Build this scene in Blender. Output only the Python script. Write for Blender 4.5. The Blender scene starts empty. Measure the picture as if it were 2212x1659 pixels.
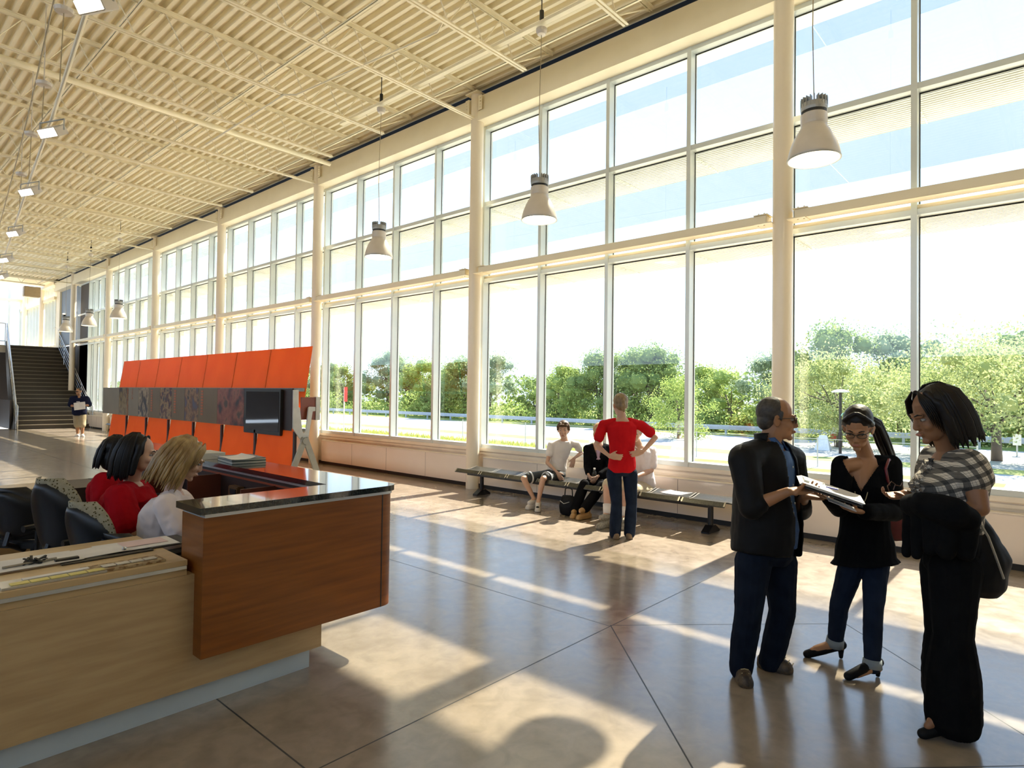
import bpy, bmesh, math, random
from mathutils import Vector, Matrix, noise
PI = math.pi
random.seed(7)
scene = bpy.context.scene
C = scene.collection

# ---------------------------------------------------------------- camera
CAM = Vector((0.0, 0.0, 1.68))
FPX, CX, CY = 1339.5, 1106.0, 829.5
YAW, PITCH, ROLL = math.radians(48.117), math.radians(1.062), math.radians(0.7726)
FW = Vector((math.sin(YAW)*math.cos(PITCH), math.cos(YAW)*math.cos(PITCH), math.sin(PITCH)))
_r = Vector((math.cos(YAW), -math.sin(YAW), 0)); _u = _r.cross(FW)
RT = _r*math.cos(ROLL) + _u*math.sin(ROLL)
UP = -_r*math.sin(ROLL) + _u*math.cos(ROLL)
cam_data = bpy.data.cameras.new('camera'); cam = bpy.data.objects.new('camera', cam_data); C.objects.link(cam)
cam_data.sensor_fit = 'HORIZONTAL'; cam_data.sensor_width = 36.0
cam_data.lens = 36.0*FPX/2212.0; cam_data.clip_end = 600; cam_data.clip_start = 0.05
M = Matrix((RT, UP, -FW)).transposed().to_4x4(); M.translation = CAM
cam.matrix_world = M
scene.camera = cam

# ---------------------------------------------------------------- light, sky, exposure
world = bpy.data.worlds.new('sky'); scene.world = world; world.use_nodes = True
nt = world.node_tree; nt.nodes.clear()
wo = nt.nodes.new('ShaderNodeOutputWorld'); bg = nt.nodes.new('ShaderNodeBackground')
tc = nt.nodes.new('ShaderNodeTexCoord'); sx = nt.nodes.new('ShaderNodeSeparateXYZ'); rp = nt.nodes.new('ShaderNodeValToRGB')
rp.color_ramp.elements[0].position = 0.0; rp.color_ramp.elements[0].color = (0.72, 0.85, 1.0, 1)
rp.color_ramp.elements[1].position = 0.7; rp.color_ramp.elements[1].color = (0.34, 0.57, 1.0, 1)
e_ = rp.color_ramp.elements.new(0.22); e_.color = (0.58, 0.75, 1.0, 1)
nt.links.new(tc.outputs['Generated'], sx.inputs[0]); nt.links.new(sx.outputs['Z'], rp.inputs[0])
nt.links.new(rp.outputs[0], bg.inputs['Color']); bg.inputs['Strength'].default_value = SKY = 1.75
nt.links.new(bg.outputs[0], wo.inputs[0])
sun_d = bpy.data.lights.new('sun', 'SUN'); sun = bpy.data.objects.new('sun', sun_d); C.objects.link(sun)
sun_d.energy = 17.3; sun_d.angle = math.radians(0.7); sun_d.color = (1.0, 0.895, 0.775)
sun.rotation_euler = (0, math.radians(90-45.14), 0); sun.location = (40, 5, 40)

vs = scene.view_settings
scene.display_settings.display_device = 'sRGB'
vs.view_transform = 'Standard'; vs.look = 'None'; vs.gamma = 1.0; vs.exposure = 0.38
vs.use_curve_mapping = False
try:
    cy = scene.cycles
    cy.use_denoising = True; cy.denoiser = 'OPENIMAGEDENOISE'
    cy.max_bounces = 14; cy.diffuse_bounces = 6; cy.glossy_bounces = 5; cy.transmission_bounces = 6; cy.transparent_max_bounces = 24
    cy.sample_clamp_indirect = 6.0; cy.caustics_reflective = False; cy.caustics_refractive = False
except Exception: pass

# ---------------------------------------------------------------- helpers
def at(px, py, **k):
    d = FW + RT*((px-CX)/FPX) - UP*((py-CY)/FPX)
    (a, v), = k.items()
    if a == 'D': return CAM + d*v
    i = 'XYZ'.index(a)
    return CAM + d*((v-CAM[i])/d[i])
def V(*a): return Vector(a)
WL = {}
def empty(name, loc, rz=0):
    o = bpy.data.objects.new(name, None); C.objects.link(o); o.location = loc; o.empty_display_size = .2
    WL[o] = Vector(loc); return o
def tag(o, label=None, cat=None, group=None, kind=None):
    if label: o['label'] = label
    if cat: o['category'] = cat
    if group: o['group'] = group
    if kind: o['kind'] = kind
    return o
def thing(name, label, cat, loc=(0,0,0), group=None):
    return tag(empty(name, loc), label, cat, group)
class MB:
    def __init__(s): s.v = []; s.f = []
    def add(s, vs, fs):
        b = len(s.v); s.v += [tuple(q) for q in vs]; s.f += [tuple(i+b for i in f) for f in fs]; return s
    def box(s, x0, x1, y0, y1, z0, z1):
        v = [(x0,y0,z0),(x1,y0,z0),(x1,y1,z0),(x0,y1,z0),(x0,y0,z1),(x1,y0,z1),(x1,y1,z1),(x0,y1,z1)]
        return s.add(v, [(0,3,2,1),(4,5,6,7),(0,1,5,4),(1,2,6,5),(2,3,7,6),(3,0,4,7)])
    def obox(s, c, a, b, n, ha, hb, hn):        # oriented box: centre, three axes, half sizes
        c=Vector(c); v=[]
        for k in (-1,1):
            for (i,j) in ((-1,-1),(1,-1),(1,1),(-1,1)): v.append(c+a*(i*ha)+b*(j*hb)+n*(k*hn))
        return s.add(v, [(0,3,2,1),(4,5,6,7),(0,1,5,4),(1,2,6,5),(2,3,7,6),(3,0,4,7)])
    def bar(s, p, q, w, h, up=Vector((0,0,1))):
        p=Vector(p); q=Vector(q); d=(q-p); L=d.length; d.normalize()
        a=d.cross(up)
        if a.length<1e-4: a=d.cross(Vector((1,0,0)))
        a.normalize(); b=a.cross(d)
        return s.obox((p+q)/2, a, b, d, w/2, h/2, L/2)
    def tube(s, pts, r, n=8, closed=False, caps=True):
        pts=[Vector(p) for p in pts]; rs = r if isinstance(r,(list,tuple)) else [r]*len(pts)
        base=len(s.v); m=len(pts); prev=None
        for i,p in enumerate(pts):
            t=(pts[min(i+1,m-1)]-pts[max(i-1,0)]); 
            if t.length<1e-9: t=Vector((0,0,1))
            t.normalize()
            if prev is None:
                a=t.cross(Vector((0,0,1)))
                if a.length<1e-3: a=t.cross(Vector((1,0,0)))
            else: a=prev-t*prev.dot(t)
            if a.length<1e-6: a=t.orthogonal()
            a.normalize(); prev=a; b=t.cross(a)
            for k in range(n):
                th=2*PI*k/n; s.v.append(tuple(p+(a*math.cos(th)+b*math.sin(th))*rs[i]))
        for i in range(m-1):
            for k in range(n):
                k2=(k+1)%n; s.f.append((base+i*n+k, base+i*n+k2, base+(i+1)*n+k2, base+(i+1)*n+k))
        if caps:
            s.f.append(tuple(base+k for k in range(n))[::-1]); s.f.append(tuple(base+(m-1)*n+k for k in range(n)))
        return s
    def lathe(s, c, prof, n=32):                 # prof: list of (r, z)
        c=Vector(c); base=len(s.v); m=len(prof)
        for r,z in prof:
            for k in range(n):
                th=2*PI*k/n; s.v.append((c.x+r*math.cos(th), c.y+r*math.sin(th), c.z+z))
        for i in range(m-1):
            for k in range(n):
                k2=(k+1)%n; s.f.append((base+i*n+k, base+i*n+k2, base+(i+1)*n+k2, base+(i+1)*n+k))
        return s
    def prism(s, poly, d):                       # closed polygon of 3d points, extruded by d
        poly=[Vector(p) for p in poly]; d=Vector(d); n=len(poly)
        v=poly+[p+d for p in poly]
        f=[tuple(range(n))[::-1], tuple(range(n,2*n))]+[(i,(i+1)%n,n+(i+1)%n,n+i) for i in range(n)]
        return s.add(v,f)
    def build(s, name, m, parent=None, smooth=False, bevel=0):
        me = bpy.data.meshes.new(name); off = WL[parent] if parent is not None else Vector((0,0,0))
        me.from_pydata([(a-off.x, b-off.y, c-off.z) for a,b,c in s.v], [], s.f); me.update()
        bm = bmesh.new(); bm.from_mesh(me); bmesh.ops.recalc_face_normals(bm, faces=bm.faces)
        if bevel: bmesh.ops.bevel(bm, geom=[e for e in bm.edges if e.is_manifold and e.calc_face_angle(0)>.6], offset=bevel, segments=2, affect='EDGES')
        bm.to_mesh(me); bm.free()
        if smooth:
            for p in me.polygons: p.use_smooth = True
        o = bpy.data.objects.new(name, me); C.objects.link(o)
        for mm in (m if isinstance(m,(list,tuple)) else [m]): me.materials.append(mm)
        if parent is not None: o.parent = parent
        WL[o] = Vector(off); return o
def struct(name, mb, m, parent=None, **k):
    o = mb.build(name, m, parent, **k)
    if parent is None: o['kind'] = 'structure'
    return o
def autosmooth(o, ang=40):
    me=o.data
    for p in me.polygons: p.use_smooth=True
    try: me.set_sharp_from_angle(angle=math.radians(ang))
    except Exception: pass
    return o
def copy_tree(o, loc=None, parent=None):
    c = o.copy(); C.objects.link(c)
    if parent is not None: c.parent = parent
    if loc is not None: c.location = loc
    WL[c] = Vector(loc) if loc is not None else WL.get(o, Vector((0,0,0)))
    for ch in list(o.children): copy_tree(ch, None, c)
    return c
ORD = ['first','second','third','fourth','fifth','sixth','seventh','eighth','ninth','tenth','eleventh','twelfth','thirteenth','fourteenth','fifteenth','sixteenth','seventeenth','eighteenth','nineteenth','twentieth','twenty-first','twenty-second','twenty-third','twenty-fourth','twenty-fifth','twenty-sixth','twenty-seventh','twenty-eighth','twenty-ninth','thirtieth']+['thirty-'+w for w in ('first','second','third','fourth','fifth','sixth','seventh','eighth','ninth')]

# ---------------------------------------------------------------- materials
def lin(c):
    if isinstance(c,str):
        c=[int(c[i:i+2],16)/255 for i in (1,3,5)]
        c=[x/12.92 if x<=.04045 else ((x+.055)/1.055)**2.4 for x in c]
    return (c[0],c[1],c[2],1)
def mat(name, col, rough=.5, metal=0, spec=.5, col2=None, scale=8, stretch=(1,1,1), bump=0, bscale=None, coat=0, detail=4, contrast=(.35,.65), transl=0, sheen=0, emis=None, estr=0):
    m = bpy.data.materials.new(name); m.use_nodes = True; t = m.node_tree; b = t.nodes['Principled BSDF']
    b.inputs['Roughness'].default_value = rough; b.inputs['Metallic'].default_value = metal
    b.inputs['Specular IOR Level'].default_value = spec; b.inputs['Coat Weight'].default_value = coat
    b.inputs['Sheen Weight'].default_value = sheen
    b.inputs['Base Color'].default_value = lin(col)
    tcn = t.nodes.new('ShaderNodeTexCoord'); mp = t.nodes.new('ShaderNodeMapping'); mp.inputs['Scale'].default_value = stretch
    t.links.new(tcn.outputs['Object'], mp.inputs[0])
    nz = t.nodes.new('ShaderNodeTexNoise'); nz.inputs['Scale'].default_value = scale; nz.inputs['Detail'].default_value = detail
    t.links.new(mp.outputs[0], nz.inputs['Vector'])
    if col2 is None:
        c = lin(col); col2 = tuple(x*.88 for x in c[:3])
    r = t.nodes.new('ShaderNodeValToRGB'); r.color_ramp.elements[0].position = contrast[0]; r.color_ramp.elements[1].position = contrast[1]
    r.color_ramp.elements[0].color = lin(col); r.color_ramp.elements[1].color = lin(col2)
    t.links.new(nz.outputs['Fac'], r.inputs[0]); t.links.new(r.outputs[0], b.inputs['Base Color'])
    if bump:
        n2 = t.nodes.new('ShaderNodeTexNoise'); n2.inputs['Scale'].default_value = bscale or scale*4; n2.inputs['Detail'].default_value = 3
        t.links.new(mp.outputs[0], n2.inputs['Vector'])
        bp = t.nodes.new('ShaderNodeBump'); bp.inputs['Strength'].default_value = bump; bp.inputs['Distance'].default_value = .02
        t.links.new(n2.outputs['Fac'], bp.inputs['Height']); t.links.new(bp.outputs[0], b.inputs['Normal'])
    if emis is not None:
        b.inputs['Emission Color'].default_value = lin(emis); b.inputs['Emission Strength'].default_value = estr
    if transl:
        tr = t.nodes.new('ShaderNodeBsdfTranslucent'); mx = t.nodes.new('ShaderNodeMixShader'); mx.inputs[0].default_value = transl
        t.links.new(r.outputs[0], tr.inputs['Color']); out = t.nodes['Material Output']
        t.links.new(b.outputs[0], mx.inputs[1]); t.links.new(tr.outputs[0], mx.inputs[2]); t.links.new(mx.outputs[0], out.inputs['Surface'])
    return m
def glassmat(name, tint, refl=1.0, rough=0.0, ior=1.45):
    m = bpy.data.materials.new(name); m.use_nodes = True; t = m.node_tree; t.nodes.clear()
    o = t.nodes.new('ShaderNodeOutputMaterial'); a = t.nodes.new('ShaderNodeBsdfTransparent'); g = t.nodes.new('ShaderNodeBsdfGlossy')
    lw = t.nodes.new('ShaderNodeLayerWeight'); lw.inputs['Blend'].default_value = .5; mx = t.nodes.new('ShaderNodeMixShader')
    pw = t.nodes.new('ShaderNodeMath'); pw.operation='POWER'; pw.inputs[1].default_value = 5; t.links.new(lw.outputs['Facing'], pw.inputs[0])
    f = t.nodes.new('ShaderNodeMath'); f.operation='MULTIPLY_ADD'; f.inputs[1].default_value=.95; f.inputs[2].default_value=.05; t.links.new(pw.outputs[0], f.inputs[0])
    a.inputs['Color'].default_value = (*tint,1); g.inputs['Roughness'].default_value = rough; g.inputs['Color'].default_value=(.95,1,.98,1)
    mu = t.nodes.new('ShaderNodeMath'); mu.operation='MULTIPLY'; mu.inputs[1].default_value = refl
    t.links.new(f.outputs[0], mu.inputs[0]); t.links.new(mu.outputs[0], mx.inputs[0])
    t.links.new(a.outputs[0], mx.inputs[1]); t.links.new(g.outputs[0], mx.inputs[2]); t.links.new(mx.outputs[0], o.inputs[0])
    return m
CREAM = (.90,.81,.60)
m_steel = mat('cream_paint', CREAM, .45, scale=3, col2=(.87,.78,.57))
m_deck = mat('cream_deck', (.91,.83,.63), .5, scale=2, col2=(.87,.79,.58))
m_col = mat('cream_column', (.84,.74,.58), .35, scale=2, col2=(.81,.71,.55), coat=.3)
m_alu = mat('pale_aluminium', (.68,.72,.70), .3, metal=.15, scale=2, col2=(.64,.69,.67))
m_wallp = mat('beige_panel', (.86,.75,.64), .2, scale=1.5, col2=(.82,.71,.60), coat=.6)
m_sill = mat('beige_sill', (.86,.77,.64), .35, scale=3)
m_black = mat('black_base', (.02,.018,.015), .5)
m_glass = glassmat('window_glass', (.96,.98,.97))
m_skytint = glassmat('sky_tint_pane', (.77,.765,.72), refl=.3, rough=.2)  # for invented panes that turn the sky behind them pale blue
m_shade = mat('white_sunshade', (.82,.82,.78), .5, scale=2)
m_gask = mat('black_gasket', (.03,.03,.02), .6)
# ---------------------------------------------------------------- floor
YC0, BAY, MOD = 2.616, 5.384, 1.346
def floor_mat():
    m = bpy.data.materials.new('polished_concrete'); m.use_nodes=True; t=m.node_tree; b=t.nodes['Principled BSDF']
    N=t.nodes.new; L=t.links.new
    g=N('ShaderNodeNewGeometry'); s=N('ShaderNodeSeparateXYZ'); L(g.outputs['Position'], s.inputs[0])
    n1=N('ShaderNodeTexNoise'); n1.inputs['Scale'].default_value=.9; n1.inputs['Detail'].default_value=8; n1.inputs['Roughness'].default_value=.65; L(g.outputs['Position'], n1.inputs['Vector'])
    r1=N('ShaderNodeValToRGB'); e=r1.color_ramp.elements; e[0].position=.33; e[0].color=(.22,.175,.13,1); e[1].position=.68; e[1].color=(.35,.29,.225,1); L(n1.outputs['Fac'], r1.inputs[0])
    n2=N('ShaderNodeTexNoise'); n2.inputs['Scale'].default_value=7; n2.inputs['Detail'].default_value=8; n2.inputs['Distortion'].default_value=.6; L(g.outputs['Position'], n2.inputs['Vector'])
    r2=N('ShaderNodeValToRGB'); e=r2.color_ramp.elements; e[0].position=.3; e[0].color=(.78,.78,.78,1); e[1].position=.6; e[1].color=(1,1,1,1); L(n2.outputs['Fac'], r2.inputs[0])
    mx=N('ShaderNodeMixRGB'); mx.blend_type='MULTIPLY'; mx.inputs[0].default_value=1; L(r1.outputs[0], mx.inputs[1]); L(r2.outputs[0], mx.inputs[2])
    def M(op,a,b_=None,c=None):
        q=N('ShaderNodeMath'); q.operation=op
        for i,x in enumerate((a,b_,c)):
            if x is None: continue
            if isinstance(x,(int,float)): q.inputs[i].default_value=x
            else: L(x,q.inputs[i])
        return q.outputs[0]
    X,Y=s.outputs['X'],s.outputs['Y']
    w=.0045
    def line(expr): return M('LESS_THAN', M('ABSOLUTE',expr), w)
    # saw cuts: a line across the hall at every column, a line along it, and a diamond in the nearest bay
    ym=M('SUBTRACT', M('MODULO', M('ADD',M('SUBTRACT',Y,2.5),BAY*20+BAY/2), BAY), BAY/2)
    l1=line(ym)
    l2=M('MULTIPLY', line(M('SUBTRACT',X,3.9)), M('GREATER_THAN',Y,2.5))
    l3=M('MULTIPLY', line(M('SUBTRACT',X,1.485)), M('LESS_THAN',Y,3.6))
    dx=M('ABSOLUTE',M('SUBTRACT',X,3.92)); dy=M('ABSOLUTE',M('SUBTRACT',Y,1.25))
    l4=M('LESS_THAN', M('ABSOLUTE',M('SUBTRACT',M('ADD',dx,dy),1.26)), w*1.4)
    lines=M('MAXIMUM',M('MAXIMUM',l1,l2),M('MAXIMUM',l3,l4))
    mk=N('ShaderNodeMixRGB'); L(lines,mk.inputs[0]); L(mx.outputs[0],mk.inputs[1]); mk.inputs[2].default_value=(.02,.017,.012,1)
    L(mk.outputs[0], b.inputs['Base Color'])
    r3=N('ShaderNodeMapRange'); r3.inputs['To Min'].default_value=.13; r3.inputs['To Max'].default_value=.30; L(n2.outputs['Fac'], r3.inputs['Value'])
    ro=M('ADD', r3.outputs[0], M('MULTIPLY',lines,.5)); L(ro, b.inputs['Roughness'])
    b.inputs['Specular IOR Level'].default_value=.8; b.inputs['Coat Weight'].default_value=.18; b.inputs['Coat IOR'].default_value=1.5; b.inputs['Coat Roughness'].default_value=.12
    bp=N('ShaderNodeBump'); bp.inputs['Strength'].default_value=.035; bp.inputs['Distance'].default_value=.02; L(n1.outputs['Fac'],bp.inputs['Height']); L(bp.outputs[0],b.inputs['Normal'])
    return m
mb=MB(); mb.box(-9,8.15,-7,33.0,-.2,0); struct('floor', mb, floor_mat())
# ---------------------------------------------------------------- ceiling deck
mb=MB(); p=.163; zt,zb=7.30,7.235; y0,y1=-7,40.5; x=-9.0; pts=[]
while x<7.9:
    pts += [(x,zb),(x+.055,zb),(x+.078,zt),(x+.140,zt)]; x+=p
pts.append((x,zb))
vs_=[(a,y0,b) for a,b in pts]+[(a,y1,b) for a,b in pts]+[(a,y0,zt+.05) for a,b in pts]+[(a,y1,zt+.05) for a,b in pts]; n=len(pts)
mb.add(vs_, [(i,i+1,n+i+1,n+i) for i in range(n-1)]+[(2*n+i,3*n+i,3*n+i+1,2*n+i+1) for i in range(n-1)])
struct('ceiling', mb, m_deck)
# joists
joist_tmpl=None; JY=[YC0-BAY+1.7947*k for k in range(-2,24)]
m_joist=mat('cream_joist', (.92,.84,.63), .45, scale=3)
def joist(y, long_end, label, xi):
    t=thing('roof_joist', label, 'joist', (7.6,y,7.17), 'steel roof joists')
    mb=MB()
    for s in (-1,1): mb.box(-9,7.78,y+s*.012,y+s*.05,7.222,7.232); mb.box(-9,7.78,y+s*.012,y+s*.019,7.172,7.222)
    mb.build('top_chord', m_joist, t)
    mb=MB(); xe=7.78 if long_end else 7.12
    for s in (-1,1): mb.box(-9,xe,y+s*.010,y+s*.045,6.67,6.677); mb.box(-9,xe,y+s*.010,y+s*.017,6.677,6.715)
    if not long_end: pass
    mb.build('bottom_chord', m_joist, t)
    mb=MB(); x=6.202; k=0; pts=[]
    while x>-9:
        pts += [(x,y,6.69),(x-.3,y,7.2)]; x-=.668
    mb.tube(pts,.0115,6)
    mb.tube([(7.72,y,7.19),(6.87,y,6.69),(6.55,y,7.2),(6.202,y,6.69)],.012,6)
    mb.build('web', m_joist, t)
    return t
jn=[y for y in JY if 0.3<y<38.5]
for i,y in enumerate(jn):
    oncol = abs(((y-YC0)/BAY)-round((y-YC0)/BAY))<.05
    joist(y, oncol, 'cream open-web steel roof joist, %s from the camera end'%ORD[i] + (', ending on a round column' if oncol else ''), i)
# bridging, conduits and pipes under the deck
def pipe(name,label,cat,pts,r,m=m_joist,n=8): return tag(MB().tube(pts,r,n).build(name,m,smooth=True),label,cat)
def angle_bar(lbl,x,z): 
    mb=MB(); mb.box(x-.02,x+.02,-6,38,z,z+.005); mb.box(x-.02,x-.015,-6,38,z,z+.035)
    return tag(mb.build('bridging_angle',m_joist),lbl,'bracing')
angle_bar('cream bridging angle running above the joist bottoms nearest the window wall',7.08,6.90)
angle_bar('cream bridging angle under the deck along the middle of the ceiling',5.06,7.14)
angle_bar('cream bridging angle near the deck left of the hall middle',2.9,7.14)
angle_bar('cream bridging angle near the deck over the reception side',0.6,7.14)
pipe('sprinkler_pipe','thick cream sprinkler pipe crossing the hall below the joists','pipe',[(-8.5,12.37,6.84),(7.55,12.37,6.84)],.052,n=12)
pipe('conduit','thin conduit turning along the joists above the kiosk','conduit',[(5.07,12.9,6.65),(5.07,9.75,6.66),(5.2,9.6,6.66),(5.6,6.5,6.70),(5.6,6.3,6.9)],.016)
mb=MB(); mb.box(6.41,6.49,-5,10.2,6.735,6.742); mb.box(6.41,6.416,-5,10.2,6.742,6.78); mb.box(6.484,6.49,-5,10.2,6.742,6.78)
tag(mb.build('lamp_channel',m_joist),'cream channel carrying the near pendant lamps along the window side','channel')
mb=MB(); mb.box(6.41,6.49,22.3,31.4,6.735,6.742); mb.box(6.41,6.416,22.3,31.4,6.742,6.78); mb.box(6.484,6.49,22.3,31.4,6.742,6.78)
tag(mb.build('lamp_channel',m_joist),'cream channel carrying the pendant lamps near the stairs','channel')
# ---------------------------------------------------------------- columns
cols=[(k,YC0+BAY*k) for k in range(-1,7)]+[(7,41.2),(8,45.4)]
XC=7.883
for i,(k,y) in enumerate(cols):
    if k<0: continue
    z0=(0 if y<34 else 1.64) if y<40 else 3.81
    mb=MB(); mb.lathe((XC,y,z0),[(.1175,0),(.1175,7.12-z0)],28)
    nm='cream round steel column, %s from the camera along the window wall'%ORD[i-1]
    if k in(7,8): nm='slim cream column on the upper landing, '+('nearer the stairs' if k==7 else 'farther from the stairs')
    t=thing('round_column', nm,'column',(XC,y,z0),'round columns of the window wall')
    mb.build('shaft',m_col,t,smooth=True)
    mb=MB(); mb.box(XC-.17,XC+.1,y-.15,y+.15,7.12,7.14); mb.build('cap_plate',m_steel,t)
    if y<34:
        mb=MB()
        for s in (-1,1):
            a,b=sorted((y+s*.117,y+s*.21)); mb.box(XC-.105,XC-.095,a,b,6.8,7.06)
            for q in range(4): mb.tube([(XC-.12,(a+b)/2+s*.01,6.84+q*.055),(XC-.10,(a+b)/2+s*.01,6.84+q*.055)],.010,6)
        mb.build('beam_bracket',m_steel,t)
        mb=MB()
        for s in (-1,1):
            a,b=sorted((y+s*.09,y+s*.30))
            mb.box(XC-.15,XC+.09,a,b,3.846,3.858); a,b=sorted((y+s*.15,y+s*.32)); mb.box(XC-.115,XC+.09,a,b,3.967,3.977)
            for q in range(2):
                yy=y+s*(.20+.07*q); mb.tube([(XC-.07,yy,3.977),(XC-.07,yy,4.00)],.009,6); mb.tube([(XC-.07,yy,3.838),(XC-.07,yy,3.846)],.011,6)
        mb.build('girt_seat',m_steel,t)
# girts between columns
for k in range(-1,6):
    ya,yb=YC0+BAY*k+.165,YC0+BAY*(k+1)-.165
    mb=MB(); mb.box(7.785,7.98,ya,yb,3.858,3.965)
    tag(mb.build('girt_beam',m_steel,bevel=.006),'cream horizontal box beam between the columns, %s bay from the camera'%ORD[k+1],'beam','mid height beams of the window wall')
# eave beam
mb=MB(); mb.box(7.80,8.15,-6,38.3,6.625,6.79); mb.box(7.835,8.15,-6,38.3,6.79,7.08)
struct('trim_1',mb,m_steel)
mb=MB(); mb.box(8.15,8.95,-6,38.3,6.80,7.4); struct('trim_2',mb,m_shade)
mb=MB(); mb.box(8.0,8.16,-6,38.3,7.08,7.4); struct('trim_3',mb,m_black)
# ---------------------------------------------------------------- window bays
def winbay(n, ya, yb, mulls, k_):
    t=empty('window_%d'%n,(8.2,ya,0)); t['kind']='structure'
    mb=MB()
    for ym in mulls: mb.box(8.065,8.26,ym-.03,ym+.03,.72,6.625)
    mb.build('mullion',m_alu,t)
    mb=MB()
    for z0,z1 in ((.72,.785),(3.745,3.81),(5.155,5.225),(6.565,6.63)): 
        mb.box(8.075,8.26,ya,yb,z0,z1)
    mb.build('transom',m_alu,t)
    mb=MB(); mb.tube([(8.13,ya,3.835),(8.13,yb,3.835)],.035,14); mb.build('head_tube',m_col,t,smooth=True)
    mb=MB()
    if k_<5: mulls=mulls+[yb]
    for a,b in zip(mulls[:-1],mulls[1:]):
        for z0,z1 in ((.785,3.745),(3.81,5.155),(5.225,6.565)):
            mb.box(8.205,8.212,a+.03,a+.04,z0,z1); mb.box(8.205,8.212,b-.04,b-.03,z0,z1); mb.box(8.205,8.212,a+.03,b-.03,z1-.016,z1)
    mb.build('gasket',m_gask,t)
    for a,b in zip(mulls[:-1],mulls[1:]):
        for z0,z1 in ((.785,3.745),(3.81,5.155),(5.225,6.565)):
            mb=MB(); mb.box(8.213,8.217,a+.028,b-.028,z0-.002,z1+.002); mb.build('glass_pane',m_glass,t)
for k in range(-2,6):
    y=YC0+BAY*k
    winbay(k+3, y, y+BAY, [y+MOD*j for j in range(4)] if k<5 else [y,y+.9,y+1.8,y+2.7,y+3.6], k)
# wall under the windows
mb=MB(); mb.box(8.105,8.35,-6.95,33.15,0,.72); struct('wall_right',mb,m_sill)
mb=MB(); mb.box(8.06,8.105,-6,33.15,.665,.72); mb.box(8.085,8.105,-6,33.15,.60,.64); struct('trim_6',mb,m_sill)
for k in range(-2,6):
    y=YC0+BAY*k; a,b=max(-6.9,y+.16),y+BAY-.16
    if k==5: b=y+3.2
    t=thing('convector_cover','beige convector cover at the foot of the window wall, %s from the camera'%ORD[k+2],'radiator cover',(8.05,a,0),'convector covers')
    mb=MB(); mb.box(7.985,8.10,a,b,.07,.55); mb.build('panel',m_wallp,t,bevel=.004)
    mb=MB(); mb.box(7.978,8.10,a-.005,b+.005,.55,.565); mb.build('top_ledge',m_sill,t,bevel=.003)
    mb=MB(); mb.box(8.02,8.09,a+.02,b-.02,0,.07); mb.build('plinth',m_black,t)
    for j in range(1,4):
        MB().box(7.9835,7.986,a+(b-a)*j/4-.002,a+(b-a)*j/4+.002,.075,.545).build('joint',m_black,t)
mb=MB(); mb.box(8.09,8.10,-6,38.3,0,.06); struct('baseboard_right',mb,m_black)
# sunshades outside, three levels per bay, with added pale blue panes
def shade(k,z,lv,xout,xblue):
    y=YC0+BAY*k; a,b=y+.01,y+BAY-.01
    t=thing('sunshade','white metal sunshade outside the glass, %s level, %s bay from the camera'%(lv,ORD[k+2]),'sunshade',(8.3,a,z),'sunshades')
    mb=MB(); x=8.27; prof=[]
    n=14; w=(xout-8.27)/n
    for i in range(n): prof+=[(x+w*i,z),(x+w*(i+.45),z),(x+w*(i+.5),z+.012),(x+w*(i+.95),z+.012)]
    prof.append((xout,z)); poly=[V(px_,a,pz) for px_,pz in prof]+[V(xout,a,z+.05),V(8.27,a,z+.05)]
    mb.prism(poly,(0,b-a,0)); mb.build('deck',m_shade,t)
    for j in range(4):
        yy=y+MOD*j+.02; mb=MB(); pr=[(8.28,z),(8.28,z-.055),(8.42,z-.045)]
        for q in range(5): x0=8.42+q*.12; pr+=[(x0,z-.04+q*.004),(x0+.05,z-.035+q*.004),(x0+.06,z-.018+q*.002),(x0+.11,z-.018+q*.002)]
        pr+=[(xout-.02,z-.02),(xout-.02,z)]
        mb.prism([V(px_,yy,pz) for px_,pz in pr],(0,.012,0)); mb.build('bracket',m_alu,t)
    if xblue:  # invented pane beyond the shelf, tints the sky behind it
        mb=MB(); mb.box(xout,xblue,a,b,z+.02,z+.026); mb.build('blue_tint_strip',m_skytint,t)['label']='added pale blue sky-tinting strip'
for k in range(-2,6):
    shade(k,3.76,'lowest',9.14,None); shade(k,5.15,'middle',9.14,10.95)
    y=YC0+BAY*k
    mb=MB(); mb.box(8.96,9.68,y+.01,y+BAY-.01,6.84,6.846)  # invented pane at the roof edge, gives a pale blue band
    tag(mb.build('blue_tint_pane',m_skytint),'added pale blue sky-tinting pane under the roof edge, %s bay from the camera'%ORD[k+2],'canopy','added blue panes at the eave')
# ---------------------------------------------------------------- outside
ZG=-1.2
m_grass=mat('lawn_grass',(.16,.22,.045),.9,scale=1.2,col2=(.30,.30,.10),detail=10,spec=.1)
m_road=mat('pale_asphalt',(.42,.42,.40),.9,scale=.5,col2=(.36,.36,.35),spec=.1)
m_walk=mat('pale_concrete_walk',(.62,.60,.55),.9,scale=2,spec=.1)
def flat(name,lbl,cat,x0,x1,y0,y1,z,m,kind=None):
    o=MB().box(x0,x1,y0,y1,z-.05,z).build(name,m); tag(o,lbl,cat,kind=kind); return o
o=MB().box(8.35,140,-60,260,ZG-1,ZG-.06).build('ground',m_grass); o['kind']='structure'
m_bounce=mat('bounce_ground',(.72,.62,.47),.85,scale=1,spec=.1)
flat('reflector','added unseen light-bouncing plaza beside the building outside the windows','paving',8.36,25.0,-55,250,ZG,m_bounce)  # added out of view to bounce warm light up to the ceiling
flat('lawn','bright green lawn strip nearest the building outside','lawn',25.0,28.0,-55,250,ZG,m_grass,'stuff')
flat('driveway','pale asphalt driveway between the two lawns outside','road',28.0,31.5,-55,250,ZG,m_road)
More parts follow.
